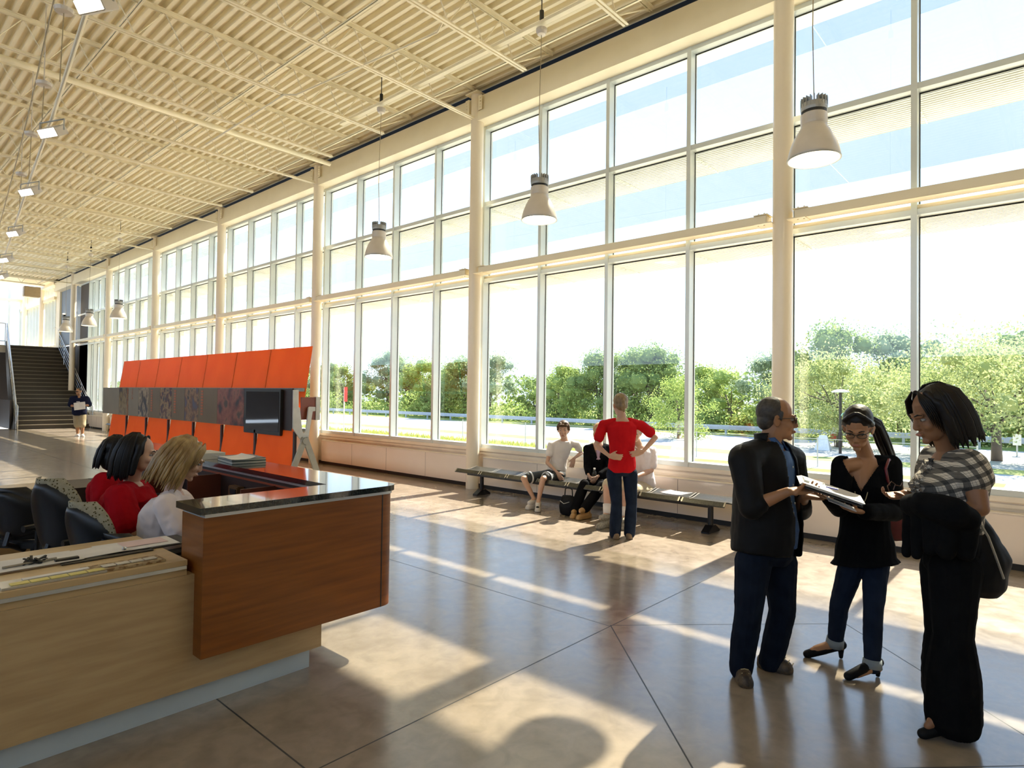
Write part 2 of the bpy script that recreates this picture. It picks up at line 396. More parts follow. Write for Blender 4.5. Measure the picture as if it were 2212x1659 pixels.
flat('lawn','mown yellowish grass verge between driveway and road','lawn',31.5,34.0,-55,250,ZG,mat('verge_grass',(.34,.34,.13),.9,scale=1.5,col2=(.24,.30,.09),spec=.1),'stuff')
flat('road','wide pale road in front of the guardrail','road',34.0,47.0,-55,250,ZG,m_road)
flat('lawn','rough grass strip under the tree line behind the guardrail','lawn',47.0,75,-55,250,ZG,m_grass,'stuff')
flat('footpath','white concrete footpath crossing the lawn at the right','path',25.0,28.0,.0,1.6,ZG+.02,m_walk)
mb=MB()
random.seed(3)
for i in range(5000):
    x=random.uniform(26.0,28.0); y=random.uniform(17,62); h=random.uniform(.10,.36); a=random.uniform(0,6.28); w=.025
    mb.add([(x-w*math.cos(a),y-w*math.sin(a),ZG),(x+w*math.cos(a),y+w*math.sin(a),ZG),(x+random.uniform(-.1,.1),y+random.uniform(-.1,.1),ZG+h)],[(0,1,2)])
tag(mb.build('tall_grass',mat('dry_grass',(.50,.48,.16),.9,col2=(.36,.42,.10),scale=3,transl=.4,spec=.1)),'rough tall yellow-green grass along the driveway edge','grass',kind='stuff')
# guardrail
m_galv=mat('galvanised_steel',(.42,.48,.55),.5,metal=.3,scale=4)
t=thing('guardrail','long grey steel guardrail along the far side of the road','guardrail',(47.6,0,ZG))
mb=MB()
for i,(z0,z1,dx) in enumerate(((.42,.50,.0),(.50,.56,.05),(.56,.64,.0),(.64,.70,.05),(.70,.78,0))): mb.box(47.6-dx,47.63-dx,-50,245,ZG+z0,ZG+z1)
mb.build('rail',m_galv,t)
for i in range(60): MB().box(47.66,47.8,-48+4*i,-47.85+4*i,ZG,ZG+.74).build('post',m_galv,t)
# wire fence posts near the verge
m_post=mat('grey_post',(.45,.46,.44),.6)
for i,y in enumerate((2.5,8,13.5,19,24.5,30)):
    tag(MB().tube([(28.6,y,ZG),(28.6,y,ZG+1.25)],.03,8).build('fence_post',m_post),'thin grey fence post outside, %s from the right'%ORD[i],'post','fence posts at the driveway')
tag(MB().tube([(28.6,2.5,ZG+1.2),(28.6,30,ZG+1.2)],.012,6).build('fence_wire',m_post),'grey top wire strung between the fence posts','wire')
# trees
leafm=[mat('leaf_%s'%n,c,.6,col2=c2,scale=.9,transl=.38,spec=.08,contrast=(.4,.6)) for n,c,c2 in (
 ('dark_green',(.20,.28,.09),(.30,.38,.12)),('mid_green',(.28,.38,.10),(.42,.50,.15)),('yellow_green',(.34,.40,.15),(.46,.50,.22)),('grey_green',(.30,.38,.22),(.40,.47,.28)))]
m_bark=mat('grey_bark',(.13,.11,.085),.9,scale=6,stretch=(1,1,.2),bump=.4)
def leaf_quad(L,p,s,rnd):
    n=Vector((rnd.gauss(0,1),rnd.gauss(0,1),rnd.gauss(0,1)+.4)).normalized(); a=n.orthogonal().normalized(); b=n.cross(a)
    th=rnd.uniform(0,6.28); a,b=a*math.cos(th)+b*math.sin(th),b*math.cos(th)-a*math.sin(th)
    s*=rnd.uniform(.7,1.35); base=len(L.v)
    L.v += [tuple(p-a*s),tuple(p-b*s*.5),tuple(p+a*s),tuple(p+b*s*.55)]; L.f.append((base,base+1,base+2,base+3))
def tree_tmpl(seed,h,w,trunk,nl,ls,lm,low=.25,flat=1.0,core=.48):
    rnd=random.Random(seed); L=MB(); T=MB(); clumps=[]
    T.tube([(0,0,0),(.05*w*rnd.uniform(-1,1),0,h*.3),(.08*w*rnd.uniform(-1,1),.05*w,h*.62)],[trunk,trunk*.75,trunk*.35],8)
    for i in range(26):
        zz=rnd.uniform(low,.93); rr=w*.5*math.sin(PI*min(1,(zz-low)/(1-low)*.80+.2))**.7*rnd.uniform(.25,1)
        a=rnd.uniform(0,6.28); c=Vector((rr*math.cos(a),rr*math.sin(a),zz*h)); clumps.append((c,w*rnd.uniform(.13,.22)))
        if i<12: T.tube([(0,0,h*rnd.uniform(.2,.5)),tuple(c*.55+Vector((0,0,h*.18))),tuple(c)],[trunk*.35,trunk*.2,trunk*.06],5)
    clumps.append((Vector((0,0,h*.88)),w*.2))
    for c,r in clumps:
        q=r*core; b0=len(L.v); ring=[]
        for iz in range(1,5):
            for ia in range(7):
                ph=PI*iz/5; th=6.283*ia/7; rr=q*rnd.uniform(.8,1.15); L.v.append(tuple(c+Vector((rr*math.sin(ph)*math.cos(th),rr*math.sin(ph)*math.sin(th),rr*math.cos(ph)))))
        for iz in range(3):
            for ia in range(7): L.f.append((b0+iz*7+ia,b0+iz*7+(ia+1)%7,b0+iz*7+7+(ia+1)%7,b0+iz*7+7+ia))
        L.f.append(tuple(b0+i for i in range(7))); L.f.append(tuple(b0+21+i for i in range(7)))
    for i in range(nl):
        c,r=rnd.choice(clumps); d=Vector((rnd.gauss(0,1),rnd.gauss(0,1),rnd.gauss(0,1)*flat)).normalized()
        leaf_quad(L,c+d*r*rnd.uniform(.35,1.10),ls,rnd)
    return L,T
tm=[]
for i,(sd,h,w,tr,nl,ls,lm,low) in enumerate(((1,8.2,8,.22,9500,.105,0,.12),(2,7.4,7,.18,8500,.10,1,.10),(3,8.8,7,.2,7500,.105,3,.2),(4,7.0,8,.2,9000,.10,1,.08),(5,6.6,6.5,.16,7500,.105,0,.06))):
    tm.append((tree_tmpl(sd,h,w,tr,nl,ls,lm,low),lm))
tmesh=[]
def mesh_of(mb,name,m,smooth=False):
    me=bpy.data.meshes.new(name); me.from_pydata(mb.v,[],mb.f); me.materials.append(m); me.update()
    if smooth:
        for p in me.polygons: p.use_smooth=True
    return me
for (L,T),lm in tm: tmesh.append((mesh_of(L,'foliage',leafm[lm]),mesh_of(T,'trunk',m_bark,True)))
kindw=['dense dark green','bushy mid-green','airy grey-green','broad mid-green','low dark green']
def place_tree(i,x,y,s,rz,lbl,grp='trees beyond the guardrail'):
    t=thing('tree',lbl,'tree',(x,y,ZG),grp); t.rotation_euler=(0,0,rz); t.scale=(s[0],s[0],s[1])
    for nm,me in (('foliage',tmesh[i][0]),('trunk',tmesh[i][1])):
        o=bpy.data.objects.new(nm,me); C.objects.link(o); o.parent=t
    return t
rnd=random.Random(11); n=0
yy=-9.0
while yy<200 and n<39:
    far=yy>60
    i=rnd.randrange(5); sc=rnd.uniform(.88,1.12)*(1 if not far else 1.15)
    place_tree(i,54+rnd.uniform(-2.5,3.5)+(4 if far else 0),yy,(sc,sc*rnd.uniform(.9,1.08)*(.98 if yy<14 else .90)),rnd.uniform(0,6.28),
        '%s tree beyond the guardrail, %s along the tree line from the right'%(kindw[i],ORD[n]))
    n+=1; yy+=rnd.uniform(3.2,4.4)*(1 if not far else 1.75)
# understorey hedge: bushes, too tangled to count
rnd=random.Random(5); L=MB()
for i in range(30000):
    y=-30+230*rnd.random()**1.35; x=rnd.uniform(50.5,53.5); z=ZG+rnd.random()*(2.2+.8*math.sin(y*.7)+.5*math.sin(y*.23)); leaf_quad(L,Vector((x,y,z)),.15,rnd)
tag(L.build('undergrowth',leafm[1]),'tangled green undergrowth below the trees','bushes',kind='stuff')
L=MB()
for i in range(20000):
    y=-30+260*rnd.random()**1.3; x=rnd.uniform(60,63); z=ZG+rnd.random()*5.5; leaf_quad(L,Vector((x,y,z)),.34,rnd)
tag(L.build('woodland',leafm[0]),'dark mass of woodland behind the tree line','bushes',kind='stuff')
# foreground trees on the verge
def single(h,w,tr,nl,ls,lm,x,y,low,lbl,seed):
    (L,T)=tree_tmpl(seed,h,w,tr,nl,ls,lm,low,.7,.2)
    t=thing('tree',lbl,'tree',(x,y,ZG)); 
    for nm,mb_,m in (('foliage',L,leafm[lm]),('trunk',T,m_bark)):
        o=bpy.data.objects.new(nm,mesh_of(mb_,nm,m,nm=='trunk')); C.objects.link(o); o.parent=t
single(5.6,9.5,.24,20000,.075,2,38.5,2.6,.36,'wide yellow-green tree standing alone before the tree line, right of the others',21)
single(5.4,8.5,.2,17000,.075,2,41.5,10.4,.22,'yellow-green tree seen behind the three talking people',23)
single(4.4,4.5,.1,6500,.07,1,40.5,20.5,.05,'bright green young tree behind the woman in the red shirt',24)
# things on the far side
t=thing('street_lamp','dark pole lamp with a flat pale head outside','street lamp',tuple(at(1815,980,Z=ZG)))
b=WL[t]; zt_=at(1815,848,X=b.x).z
MB().tube([(b.x,b.y,ZG),(b.x,b.y,zt_)],.075,10).build('pole',m_black,t)
MB().lathe((b.x,b.y,zt_),[(.0,.0),(.42,.0),(.45,.06),(.2,.16),(0,.18)],16).build('lamp_head',m_alu,t)
b=at(1778,972,Z=ZG); t=thing('sandwich_board','white folding sandwich board standing on the grass verge','sign',tuple(b))
for s in (-1,1):
    MB().prism([V(b.x+s*.25,b.y-.42,ZG),V(b.x+s*.25,b.y+.42,ZG),V(b.x,b.y+.2,ZG+.85),V(b.x,b.y-.2,ZG+.85)],(.02,0,0)).build('board',mat('white_board',(.85,.85,.82),.6),t)
b=at(1803,965,Z=ZG); t=thing('small_sign','small white and red sign on a thin post outside','sign',tuple(b)); h=at(1803,938,X=b.x).z
MB().tube([(b.x,b.y,ZG),(b.x,b.y,h)],.03,6).build('post',m_black,t)
MB().box(b.x-.03,b.x,b.y-.22,b.y+.22,h-.28,h+.02).build('red_panel',mat('sign_red',(.6,.08,.05),.6),t)
MB().box(b.x-.03,b.x,b.y-.2,b.y+.2,h+.02,h+.4).build('white_panel',mat('sign_white',(.85,.85,.85),.6),t)
b=at(2197,985,Z=ZG); t=thing('road_sign','tall narrow white sign on a post by the road at the right','sign',tuple(b)); h=at(2197,944,X=b.x).z
MB().tube([(b.x,b.y,ZG),(b.x,b.y,h)],.04,6).build('post',m_post,t); MB().box(b.x-.04,b.x,b.y-.18,b.y+.18,h-.45,h+.15).build('panel',mat('sign_pale',(.75,.75,.72),.6),t)
b=at(742,945,Z=ZG); t=thing('banner_flag','small red vertical banner on a post beyond the road','banner',tuple(b)); h=at(742,836,X=b.x).z
MB().tube([(b.x,b.y,ZG),(b.x,b.y,h)],.04,6).build('post',m_post,t); MB().box(b.x-.02,b.x+.01,b.y-.35,b.y+.05,h-.95,h).build('banner',mat('banner_red',(.6,.05,.04),.7),t)
# ---------------------------------------------------------------- far end: stairs, landing, end windows
m_stair=mat('dark_stair',(.05,.038,.024),.55,scale=4); m_tread=mat('stair_tread',(.15,.12,.08),.5,scale=5); m_nose=mat('stair_nosing',(.28,.25,.18),.4)
m_ss=mat('brushed_steel',(.55,.55,.53),.25,metal=.9,scale=6); m_bluep=mat('blue_grey_wall',(.22,.27,.34),.6,scale=1.5)
m_dark=mat('dark_wall',(.05,.035,.025),.6,scale=2); m_beigew=mat('beige_wall',(.55,.46,.33),.6,scale=2)
t=thing('staircase','dark wide staircase climbing to the upper landing at the far end','staircase',(6.8,32.3,0))
N=21; RISE=3.81/N; TR=.30
mb=MB(); tb=MB(); nb=MB()
def xl(y): return 5.42+(y-32.3)*.10
for i in range(N):
    y=32.3+i*TR; z=(i+1)*RISE
    mb.box(xl(y),8.05,y+.02,y+TR+.02,z-RISE-.02,z-.03)
    tb.box(xl(y),8.05,y+.0,y+TR+.02,z-.03,z); nb.box(xl(y),8.05,y-.012,y+.03,z-.012,z+.003)
mb.build('riser',m_stair,t); tb.build('tread',m_tread,t); nb.build('nosing',m_nose,t)
for s,x0,x1 in ((0,0,0),(1,0,0)):
    p0=V(8.05 if s else xl(32.3)-.06,32.2,0); p1=V(8.05 if s else xl(38.6)-.06,38.6,3.81); d=(.04,0,0)
    MB().prism([p0,p1,p1+V(0,.0,-.5),V(p0.x,33.1,0)],d).prism([p0+V(0,0,.25),p1+V(0,0,.2),p1+V(0,0,-.1),p0],d).build('stringer',m_stair,t)
def rail(xa,xb,lbl,ext):
    t=thing('handrail',lbl,'handrail',(xa,32.2,0))
    P=lambda f,h:(xa+(xb-xa)*f, 32.2+6.4*f, 3.81*f+h)
    MB().tube([(xa,31.9,0.0),(xa,31.9,.98)]+[P(0,1.05)]+[P(1,1.05)]+([(xb+ext,38.6,4.86)] if ext else [(xb,39.2,4.86)]),.022,8).build('top_rail',m_ss,t,smooth=True)
    MB().tube([P(0,.9),P(1,.9)],.018,8).build('grab_rail',m_ss,t,smooth=True)
    for h in (.3,.5,.7): MB().tube([P(0,h),P(1,h)],.010,6).build('mid_rail',m_ss,t)
    for f in (0,.25,.5,.75,1): MB().tube([P(f,0.02),P(f,1.05)],.02,8).build('post',m_ss,t)
rail(8.02,8.02,'steel handrail on the window side of the staircase',0)
rail(5.40,6.03,'steel handrail on the left side of the staircase',0)
t=thing('guard_railing','steel guard railing along the landing edge left of the stairs','railing',(5.9,38.5,3.81))
for z in (4.86,4.0): MB().tube([(-4,38.5,z),(5.95,38.5,z)],.022,8).build('rail',m_ss,t)
for x in (5.95,4.4,2.9,1.4): MB().tube([(x,38.5,3.81),(x,38.5,4.86)],.02,8).build('post',m_ss,t)
mb=MB(); mb.box(-9,8.3,38.62,52,3.45,3.81); struct('floor_upper',mb,m_beigew)
mb=MB(); mb.box(-9,5.3,38.4,38.6,3.1,3.80); struct('trim_4',mb,m_beigew)
mb=MB(); mb.box(-9,5.35,36.5,36.7,0,3.45); struct('wall_far_lower',mb,m_dark)
mb=MB(); mb.box(5.35,8.05,38.7,38.8,0,3.45); mb.box(5.3,5.36,32.9,38.7,0,1.2); struct('wall_stair_back',mb,m_dark)
t=tag(MB().box(2.9,5.2,36.44,36.5,2.35,2.55).build('wall_sign',mat('dull_sign',(.35,.30,.2),.6)),'dull beige sign strip on the dark wall left of the stairs','sign')
# wall to the right of the stairs, beyond the last window bay
mb=MB(); mb.box(8.10,8.3,33.2,34.6,.0,6.62); mb.box(8.10,8.3,33.2,38.3,.0,3.81); struct('wall_right_far',mb,m_dark)
mb=MB(); mb.box(8.08,8.3,35.0,38.0,3.9,6.62); struct('wall_blue',mb,m_bluep)
mb=MB(); mb.box(8.0,8.3,38.0,38.7,3.81,7.3); mb.box(7.79,8.3,38.3,50,7.0,7.3); mb.box(-9,8.3,38.3,40.4,7.12,7.30); struct('trim_5',mb,m_steel)
m_sc=mat('sconce_light',(1,.9,.7),.4,emis=(1,.85,.55),estr=6)
for i,y in enumerate((37.3,35.35)):
    t=thing('wall_sconce','round glowing wall light on the blue-grey wall, '+('left one of the two' if i==0 else 'right one of the two'),'wall light',(8.08,y,5.35))
    MB().box(8.0,8.08,y-.09,y+.09,5.28,5.42).build('body',m_dark,t)
    for s in (-1,1): MB().lathe((8.03,y,5.35+s*.1),[(0,-.025),(.05,-.02),(.05,.02),(0,.025)],12).build('lens',m_sc,t)
# upper window wall past the stairs and the end window wall
t=empty('window_9',(8.2,40,3.81)); t['kind']='structure'
mb=MB()
for i in range(12): y=38.9+i*.72; mb.box(8.0,8.26,y-.04,y+.04,3.9,7.1)
mb.build('mullion',m_alu,t)
mb=MB(); mb.box(8.0,8.3,38.7,47,3.81,3.95); mb.box(7.9,8.3,38.7,47,6.3,6.45); mb.build('transom',m_steel,t)
for i in range(11): y=38.9+i*.72; MB().box(8.213,8.217,y+.04,y+.68,3.95,7.05).build('glass_pane',m_glass,t)
t=empty('window_10',(4,47,3.81)); t['kind']='structure'
mb=MB()
for x in (7.95,7.4,5.2,3.0,.8,-1.4,-3.6): mb.box(x-.05,x+.05,46.9,47.1,3.81,7.9)
mb.build('mullion',m_alu,t)
mb=MB(); mb.box(-5,8.3,46.85,47.1,3.81,3.95); mb.box(-5,8.3,46.85,47.1,6.9,7.05); mb.box(-5,8.3,46.85,47.1,7.75,7.9); mb.build('transom',m_steel,t)
xs=[7.95,7.4,5.2,3.0,.8,-1.4,-3.6]
for a,b in zip(xs[:-1],xs[1:]): MB().box(b+.05,a-.05,47.0,47.005,3.95,7.75).build('glass_pane',m_glass,t)
mb=MB(); mb.box(7.0,7.7,40.6,41.0,6.55,7.08); tag(mb.build('loudspeaker',mat('brown_box',(.30,.23,.14),.6),bevel=.02),'brown box loudspeaker hanging above the upper landing','loudspeaker')
# hall walls outside the frame
m_plain=mat('plaster',(.62,.56,.45),.7,scale=2)
struct('wall_left',MB().box(-9.2,-9,-7,52,0,3.2),m_plain)
struct('wall_back',MB().box(-9,8.1,-7.2,-7,0,7.3),m_plain)

# ---------------------------------------------------------------- pendant lamps
m_lampw=mat('lamp_white',(.66,.60,.53),.35,metal=.1,scale=3); m_lampg=mat('lamp_grey',(.40,.40,.38),.4,metal=.3)
m_bulb=mat('lamp_glow',(1,.95,.8),.5,emis=(1,.86,.55),estr=9); m_cable=mat('cable',(.36,.29,.17),.5)
def lamp():
    t=empty('pendant_lamp',(6.45,1.85,4.03)); o=WL[t]; z=4.03
    MB().lathe(o,[(.232,.0),(.240,.004),(.238,.03),(.228,.08),(.210,.14),(.186,.20),(.158,.255),(.130,.30),(.119,.32),(.118,.345),(.112,.345),(.112,.31),(.15,.25),(.20,.14),(.228,.015),(.232,0)],40).build('shade',m_lampw,t,smooth=True)
    MB().lathe(o,[(.0,.34),(.119,.34),(.121,.36),(.121,.44),(.110,.45),(0,.45)],32).build('neck',m_lampw,t)
    MB().lathe(o,[(.0,.45),(.112,.45),(.112,.475),(0,.475)],32).build('seal_ring',m_black,t)
    mb=MB(); mb.lathe(o,[(0,.475),(.118,.475),(.122,.5),(.118,.55),(0,.55)],32)
    for k in range(20):
        a=2*PI*k/20; mb.obox((o.x+.095*math.cos(a),o.y+.095*math.sin(a),z+.56),V(math.cos(a),math.sin(a),0),V(-math.sin(a),math.cos(a),0),V(0,0,1),.028,.004,.045)
    mb.build('heat_sink',m_lampg,t)
    MB().lathe(o,[(0,.05),(.215,.05),(.215,.056),(0,.056)],32).build('bulb',m_bulb,t)
    MB().lathe(o,[(.233,-.004),(.244,-.004),(.244,.008),(.233,.008),(.233,-.004)],40).build('rim',m_lampg,t)
    MB().tube([(o.x,o.y,z+.58),(o.x-.02,o.y+.01,z+1.3),(o.x,o.y,6.56)],.005,6).build('cable',m_cable,t)
    MB().lathe((o.x,o.y,6.56),[(0,0),(.055,.01),(.075,.05),(.075,.09),(0,.12)],20).build('canopy',m_lampw,t)
    mb=MB(); mb.tube([(o.x,o.y,6.74),(o.x,o.y,6.9)],.03,10); mb.tube([(o.x,o.y,6.9),(o.x,o.y,7.2)],.008,6); mb.build('hook',m_black,t)
    return t
L0=lamp(); g='bell pendant lamps'
lbl=['large grey bell pendant lamp hanging in front of the nearest column, rightmost lamp','grey bell pendant lamp above the seated people, second lamp from the right','grey bell pendant lamp hanging third from the right above the kiosk end','small distant bell pendant lamp, rightmost of the three near the stairs','small distant bell pendant lamp, middle of the three near the stairs','small distant bell pendant lamp, leftmost of the three near the stairs']
for i,(y,dz) in enumerate(((1.85,0),(5.33,.03),(8.95,.03),(23.1,.0),(26.4,-.03),(29.6,-.05))):
    o=L0 if i==0 else copy_tree(L0,(6.45,y,4.03+dz))
    tag(o,lbl[i],'pendant lamp',g)
# flood lights and their rail
m_flood=mat('flood_lens',(1,.95,.9),.4,emis=(1,.9,.72),estr=9)
def flood():
    p=V(1.505,6.238,5.0); t=empty('flood_light',p)
    ax=V(.11,.994,0).normalized(); rt=(ax*.85+V(.994,-.11,0)*-.5).normalized(); nrm=(V(0,0,-1)*.62+V(-.75,-.55,0)).normalized(); rt=(rt-nrm*rt.dot(nrm)).normalized(); upv=nrm.cross(rt).normalized()
    MB().obox(p-nrm*.02,rt,upv,nrm,.13,.06,.10).build('housing',m_lampw,t,bevel=.008)
    MB().obox(p+nrm*.083,rt,upv,nrm,.118,.048,.004).build('lens',m_flood,t)
    MB().tube([p+rt*.18,p+rt*.18+V(0,0,.14),p-rt*.18+V(0,0,.14),p-rt*.18],.01,6).build('yoke',m_lampg,t)
    return t
F0=flood(); fp=[(1.505,6.238),(1.919,9.755),(2.271,12.972),(2.697,16.683),(3.106,20.279),(3.511,23.476)]
for i,(x,y) in enumerate(fp):
    o=F0 if i==0 else copy_tree(F0,(x,y,5.0)); tag(o,'glowing rectangular flood light under the ceiling at the left, %s from the camera'%ORD[i],'flood light','flood lights on the lighting rail')
tag(MB().tube([(1.1,2.6,5.18)]+[(x,y,5.18) for x,y in fp]+[(3.9,27,5.18)],.022,8).build('lighting_rail',m_steel),'long thin steel rail carrying the flood lights at the left','rail')
tag(MB().tube([(1.30,4.6,6.6),(1.75,8.58,6.6),(2.02,10.87,6.6),(2.30,13.17,6.6),(2.60,15.8,6.6),(3.5,24,6.6)],.011,8).build('conduit',m_cable),'thin dark conduit running along the ceiling above the flood lights','conduit')
for i,(x,y) in enumerate(((1.351,6.596),(1.552,8.341),(1.761,10.098),(2.003,12.097))):
    x,y=x*1.31,y*1.31-.06
    t=thing('ceiling_canopy','small round white ceiling canopy with a hanging rod, %s from the camera'%ORD[i],'canopy',(x,y,6.0),'canopies above the flood lights')
    MB().lathe((x,y,6.0),[(0,0),(.09,.01),(.10,.05),(.04,.08),(0,.09)],18).build('disc',m_lampw,t); MB().tube([(x,y,6.05),(x,y,7.2)],.008,6).build('rod',m_lampw,t); MB().tube([(x,y,6.0),(x-.02,y,5.2)],.006,6).build('wire',m_cable,t)
# ---------------------------------------------------------------- reception desk
m_maple=mat('maple_laminate',(.50,.36,.19),.38,col2=(.42,.29,.15),scale=3,stretch=(1,1,9),spec=.4,detail=6)
m_maple_top=mat('maple_top',(.56,.40,.21),.35,col2=(.48,.34,.17),scale=3,stretch=(.4,6,1),spec=.4)
m_cherry=mat('cherry_veneer',(.25,.080,.010),.36,col2=(.165,.048,.005),scale=4,stretch=(.6,.6,9),spec=.45,detail=8,contrast=(.3,.7))
m_gran=mat('dark_granite',(.030,.038,.036),.10,col2=(.012,.016,.015),scale=90,spec=.7,coat=.6,contrast=(.42,.58))
m_kick=mat('steel_kick',(.58,.68,.76),.42,metal=.25,scale=2)
m_trim=mat('satin_trim',(.60,.64,.66),.3,metal=.7)
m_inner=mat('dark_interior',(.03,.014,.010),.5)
t=thing('reception_desk','long maple low counter of the reception desk in the foreground','reception desk',(.4,3.46,0))
MB().box(-2.2,2.09,3.42,3.50,.125,.72).build('front_panel',m_maple,t)
MB().box(-2.2,2.04,3.47,3.53,.0,.125).build('kick_plate',m_kick,t)
MB().box(-2.2,1.295,3.417,3.45,.755,.772).build('metal_strip',m_trim,t)
MB().box(-2.2,1.30,3.43,3.50,.72,.755).box(-2.2,1.30,3.425,4.20,.772,.80).build('counter_top',m_maple_top,t)
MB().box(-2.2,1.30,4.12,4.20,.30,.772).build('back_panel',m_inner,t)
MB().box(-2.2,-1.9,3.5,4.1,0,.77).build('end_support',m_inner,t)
MB().box(2.03,2.085,3.50,7.9,.125,.72).box(2.0,2.03,3.53,7.9,0,.125).build('side_panel',m_maple,t)
# cherry box and granite top, with a rounded outer corner
t=thing('transaction_counter','tall cherry wood transaction counter with a black granite top','counter',(1.9,3.4,.3))
def lshape(z0,z1,x0,xi,xo,yf,yi,ye,r):
    pts=[(x0,yf),(xo-r,yf)]
    for i in range(1,9):
        a=-PI/2+PI/2*i/8; pts.append((xo-r+r*math.cos(a),yf+r+r*math.sin(a)))
    pts+=[(xo,ye),(xi,ye),(xi,yi),(x0,yi)]
    n=len(pts); v=[(a,b,z0) for a,b in pts]+[(a,b,z1) for a,b in pts]
    # the L is not convex: split the caps in two quads-ish polygons
    k=n
    f=[(i,(i+1)%n,n+(i+1)%n,n+i) for i in range(n)]
    f+=[tuple([0]+list(range(1,10))+[n-2,n-1]), tuple([9+0]+[10,11,12][0:0]+[9,10,11,12])[0:0] or (9,10,11,12)]
    f+=[tuple(x+n for x in reversed(f[-2])), tuple(x+n for x in reversed(f[-1]))]
    return MB().add(v,f)
autosmooth(lshape(1.045,1.08,1.31,2.235,2.585,3.30,3.625,7.9,.10).build('granite_top',m_gran,t,bevel=.0),30)
autosmooth(lshape(1.025,1.046,1.34,2.25,2.57,3.315,3.60,7.9,.09).build('metal_band',m_trim,t),30)
autosmooth(lshape(.30,1.026,1.335,2.28,2.565,3.32,3.60,7.9,.09).build('cherry_casing',m_cherry,t),30)
MB().box(2.452,2.460,3.3185,3.325,.30,1.026).build('shadow_gap',m_black,t)
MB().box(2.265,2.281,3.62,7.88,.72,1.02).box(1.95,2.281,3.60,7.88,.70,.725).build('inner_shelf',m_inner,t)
MB().box(2.255,2.27,3.64,7.88,.985,1.0).build('red_lip',mat('red_brown_lip',(.32,.07,.03),.4),t)
for y in (4.35,5.3,6.3): MB().box(2.0,2.27,y,y+.015,.73,.99).build('divider',mat('divider_wood',(.12,.03,.015),.5) if y==4.35 else bpy.data.materials['divider_wood'],t)
# rear counter of the enclosure
t=thing('rear_counter','maple counter closing the back of the reception enclosure','counter',(0,7.2,0))
MB().box(-2.6,1.62,7.15,7.60,.72,.755).build('counter_top',m_maple_top,t)
MB().box(-2.6,1.58,7.17,7.22,.0,.72).build('front_panel',mat('dark_maple',(.36,.22,.09),.4,col2=(.30,.18,.07),scale=3,stretch=(1,1,6)),t)  # maple in a darker brown than the front counter
MB().box(-2.6,1.30,7.160,7.175,.655,.68).build('metal_strip',m_trim,t)
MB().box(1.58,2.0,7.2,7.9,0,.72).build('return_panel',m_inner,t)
# things on the low counter
m_paper=mat('white_paper',(.72,.68,.62),.7,scale=6); m_brownb=mat('brown_clipboard',(.16,.10,.05),.5); m_clear=mat('clear_acrylic',(.46,.42,.34),.15,spec=.8)
def sheet(mb,c,ang,w,h,t_=.002,curl=0,z=None):
    c=Vector(c); a=V(math.cos(ang),math.sin(ang),0); b=V(-math.sin(ang),math.cos(ang),0); n=10; base=len(mb.v)
    for i in range(n+1):
        u=i/n-.5
        for v_ in (-.5,.5):
            zz=curl*(abs(u*2)**3 if curl>0 else max(0,1-(u*5+.6)**2)*-1*0 + -curl*math.exp(-((u+.05)*7)**2))
            for k in (0,t_): mb.v.append(tuple(c+a*(u*w)+b*(v_*h)+V(0,0,zz+k)))
    for i in range(n):
        p=base+i*4
        mb.f += [(p,p+2,p+6,p+4),(p+1,p+5,p+7,p+3),(p,p+4,p+5,p+1),(p+2,p+3,p+7,p+6)]
    mb.f += [(base,base+1,base+3,base+2),(base+n*4,base+n*4+2,base+n*4+3,base+n*4+1)]
    return mb
ZC=.80
def onc(px,py,z=ZC): return at(px,py,Z=z)
a0=math.atan2(-.02,1)
c=onc(70,1218); t=thing('clipboard','clipboard with white paper at the left end of the low counter','clipboard',(c.x,c.y,ZC))
sheet(MB(),(c.x,c.y,ZC+.001),.05,.40,.26,.006).build('board',m_brownb,t); sheet(MB(),(c.x,c.y+.005,ZC+.008),.05,.38,.245,.003).build('paper',m_paper,t)
c=onc(75,1222); t=thing('bunch_of_keys','black bunch of keys lying on the clipboard','keys',(c.x,c.y,ZC+.012))
mb=MB(); rr=random.Random(2)
for i in range(16):
    p=V(c.x+rr.uniform(-.035,.035),c.y+rr.uniform(-.022,.022),ZC+.016+rr.random()*.02); mb.obox(p,V(math.cos(i),math.sin(i),.3).normalized(),V(-math.sin(i),math.cos(i),0),V(0,0,1).normalized(),.024,.006,.0025)
mb.build('keys',m_black,t)
MB().tube([(c.x-.13,c.y-.02,ZC+.018),(c.x+.09,c.y+.005,ZC+.02)],.006,8).build('lanyard',mat('dull_steel',(.3,.28,.24),.4,metal=.6),t)
c=onc(190,1200); t=thing('clipboard','black clipboard with ruffled white papers in the middle of the low counter','clipboard',(c.x,c.y,ZC))
sheet(MB(),(c.x+.06,c.y-.02,ZC+.001),.03,.42,.24,.006).build('board',m_black,t); sheet(MB(),(c.x,c.y+.02,ZC+.009),.10,.36,.21,.003,curl=-.03).build('paper',m_paper,t)
MB().box(c.x-.16,c.x-.06,c.y-.09,c.y-.06,ZC+.008,ZC+.022).build('clip',m_black,t)
c=onc(300,1180); t=thing('clipboard','clipboard with a pink and white form nearest the cherry counter','clipboard',(c.x,c.y,ZC))
sheet(MB(),(c.x+.03,c.y,ZC+.001),.02,.44,.25,.006).build('board',m_black,t); sheet(MB(),(c.x-.01,c.y+.01,ZC+.008),-.02,.38,.23,.003,curl=-.035).build('paper',m_paper,t)
sheet(MB(),(c.x+.03,c.y+.03,ZC+.012),-.02,.22,.14,.002).build('form',mat('pink_form',(.70,.52,.48),.7),t)
MB().lathe((c.x-.10,c.y-.09,ZC+.01),[(0,.0),(.010,.004),(.012,.012),(.006,.02),(0,.021)],12).build('pin',m_trim,t)
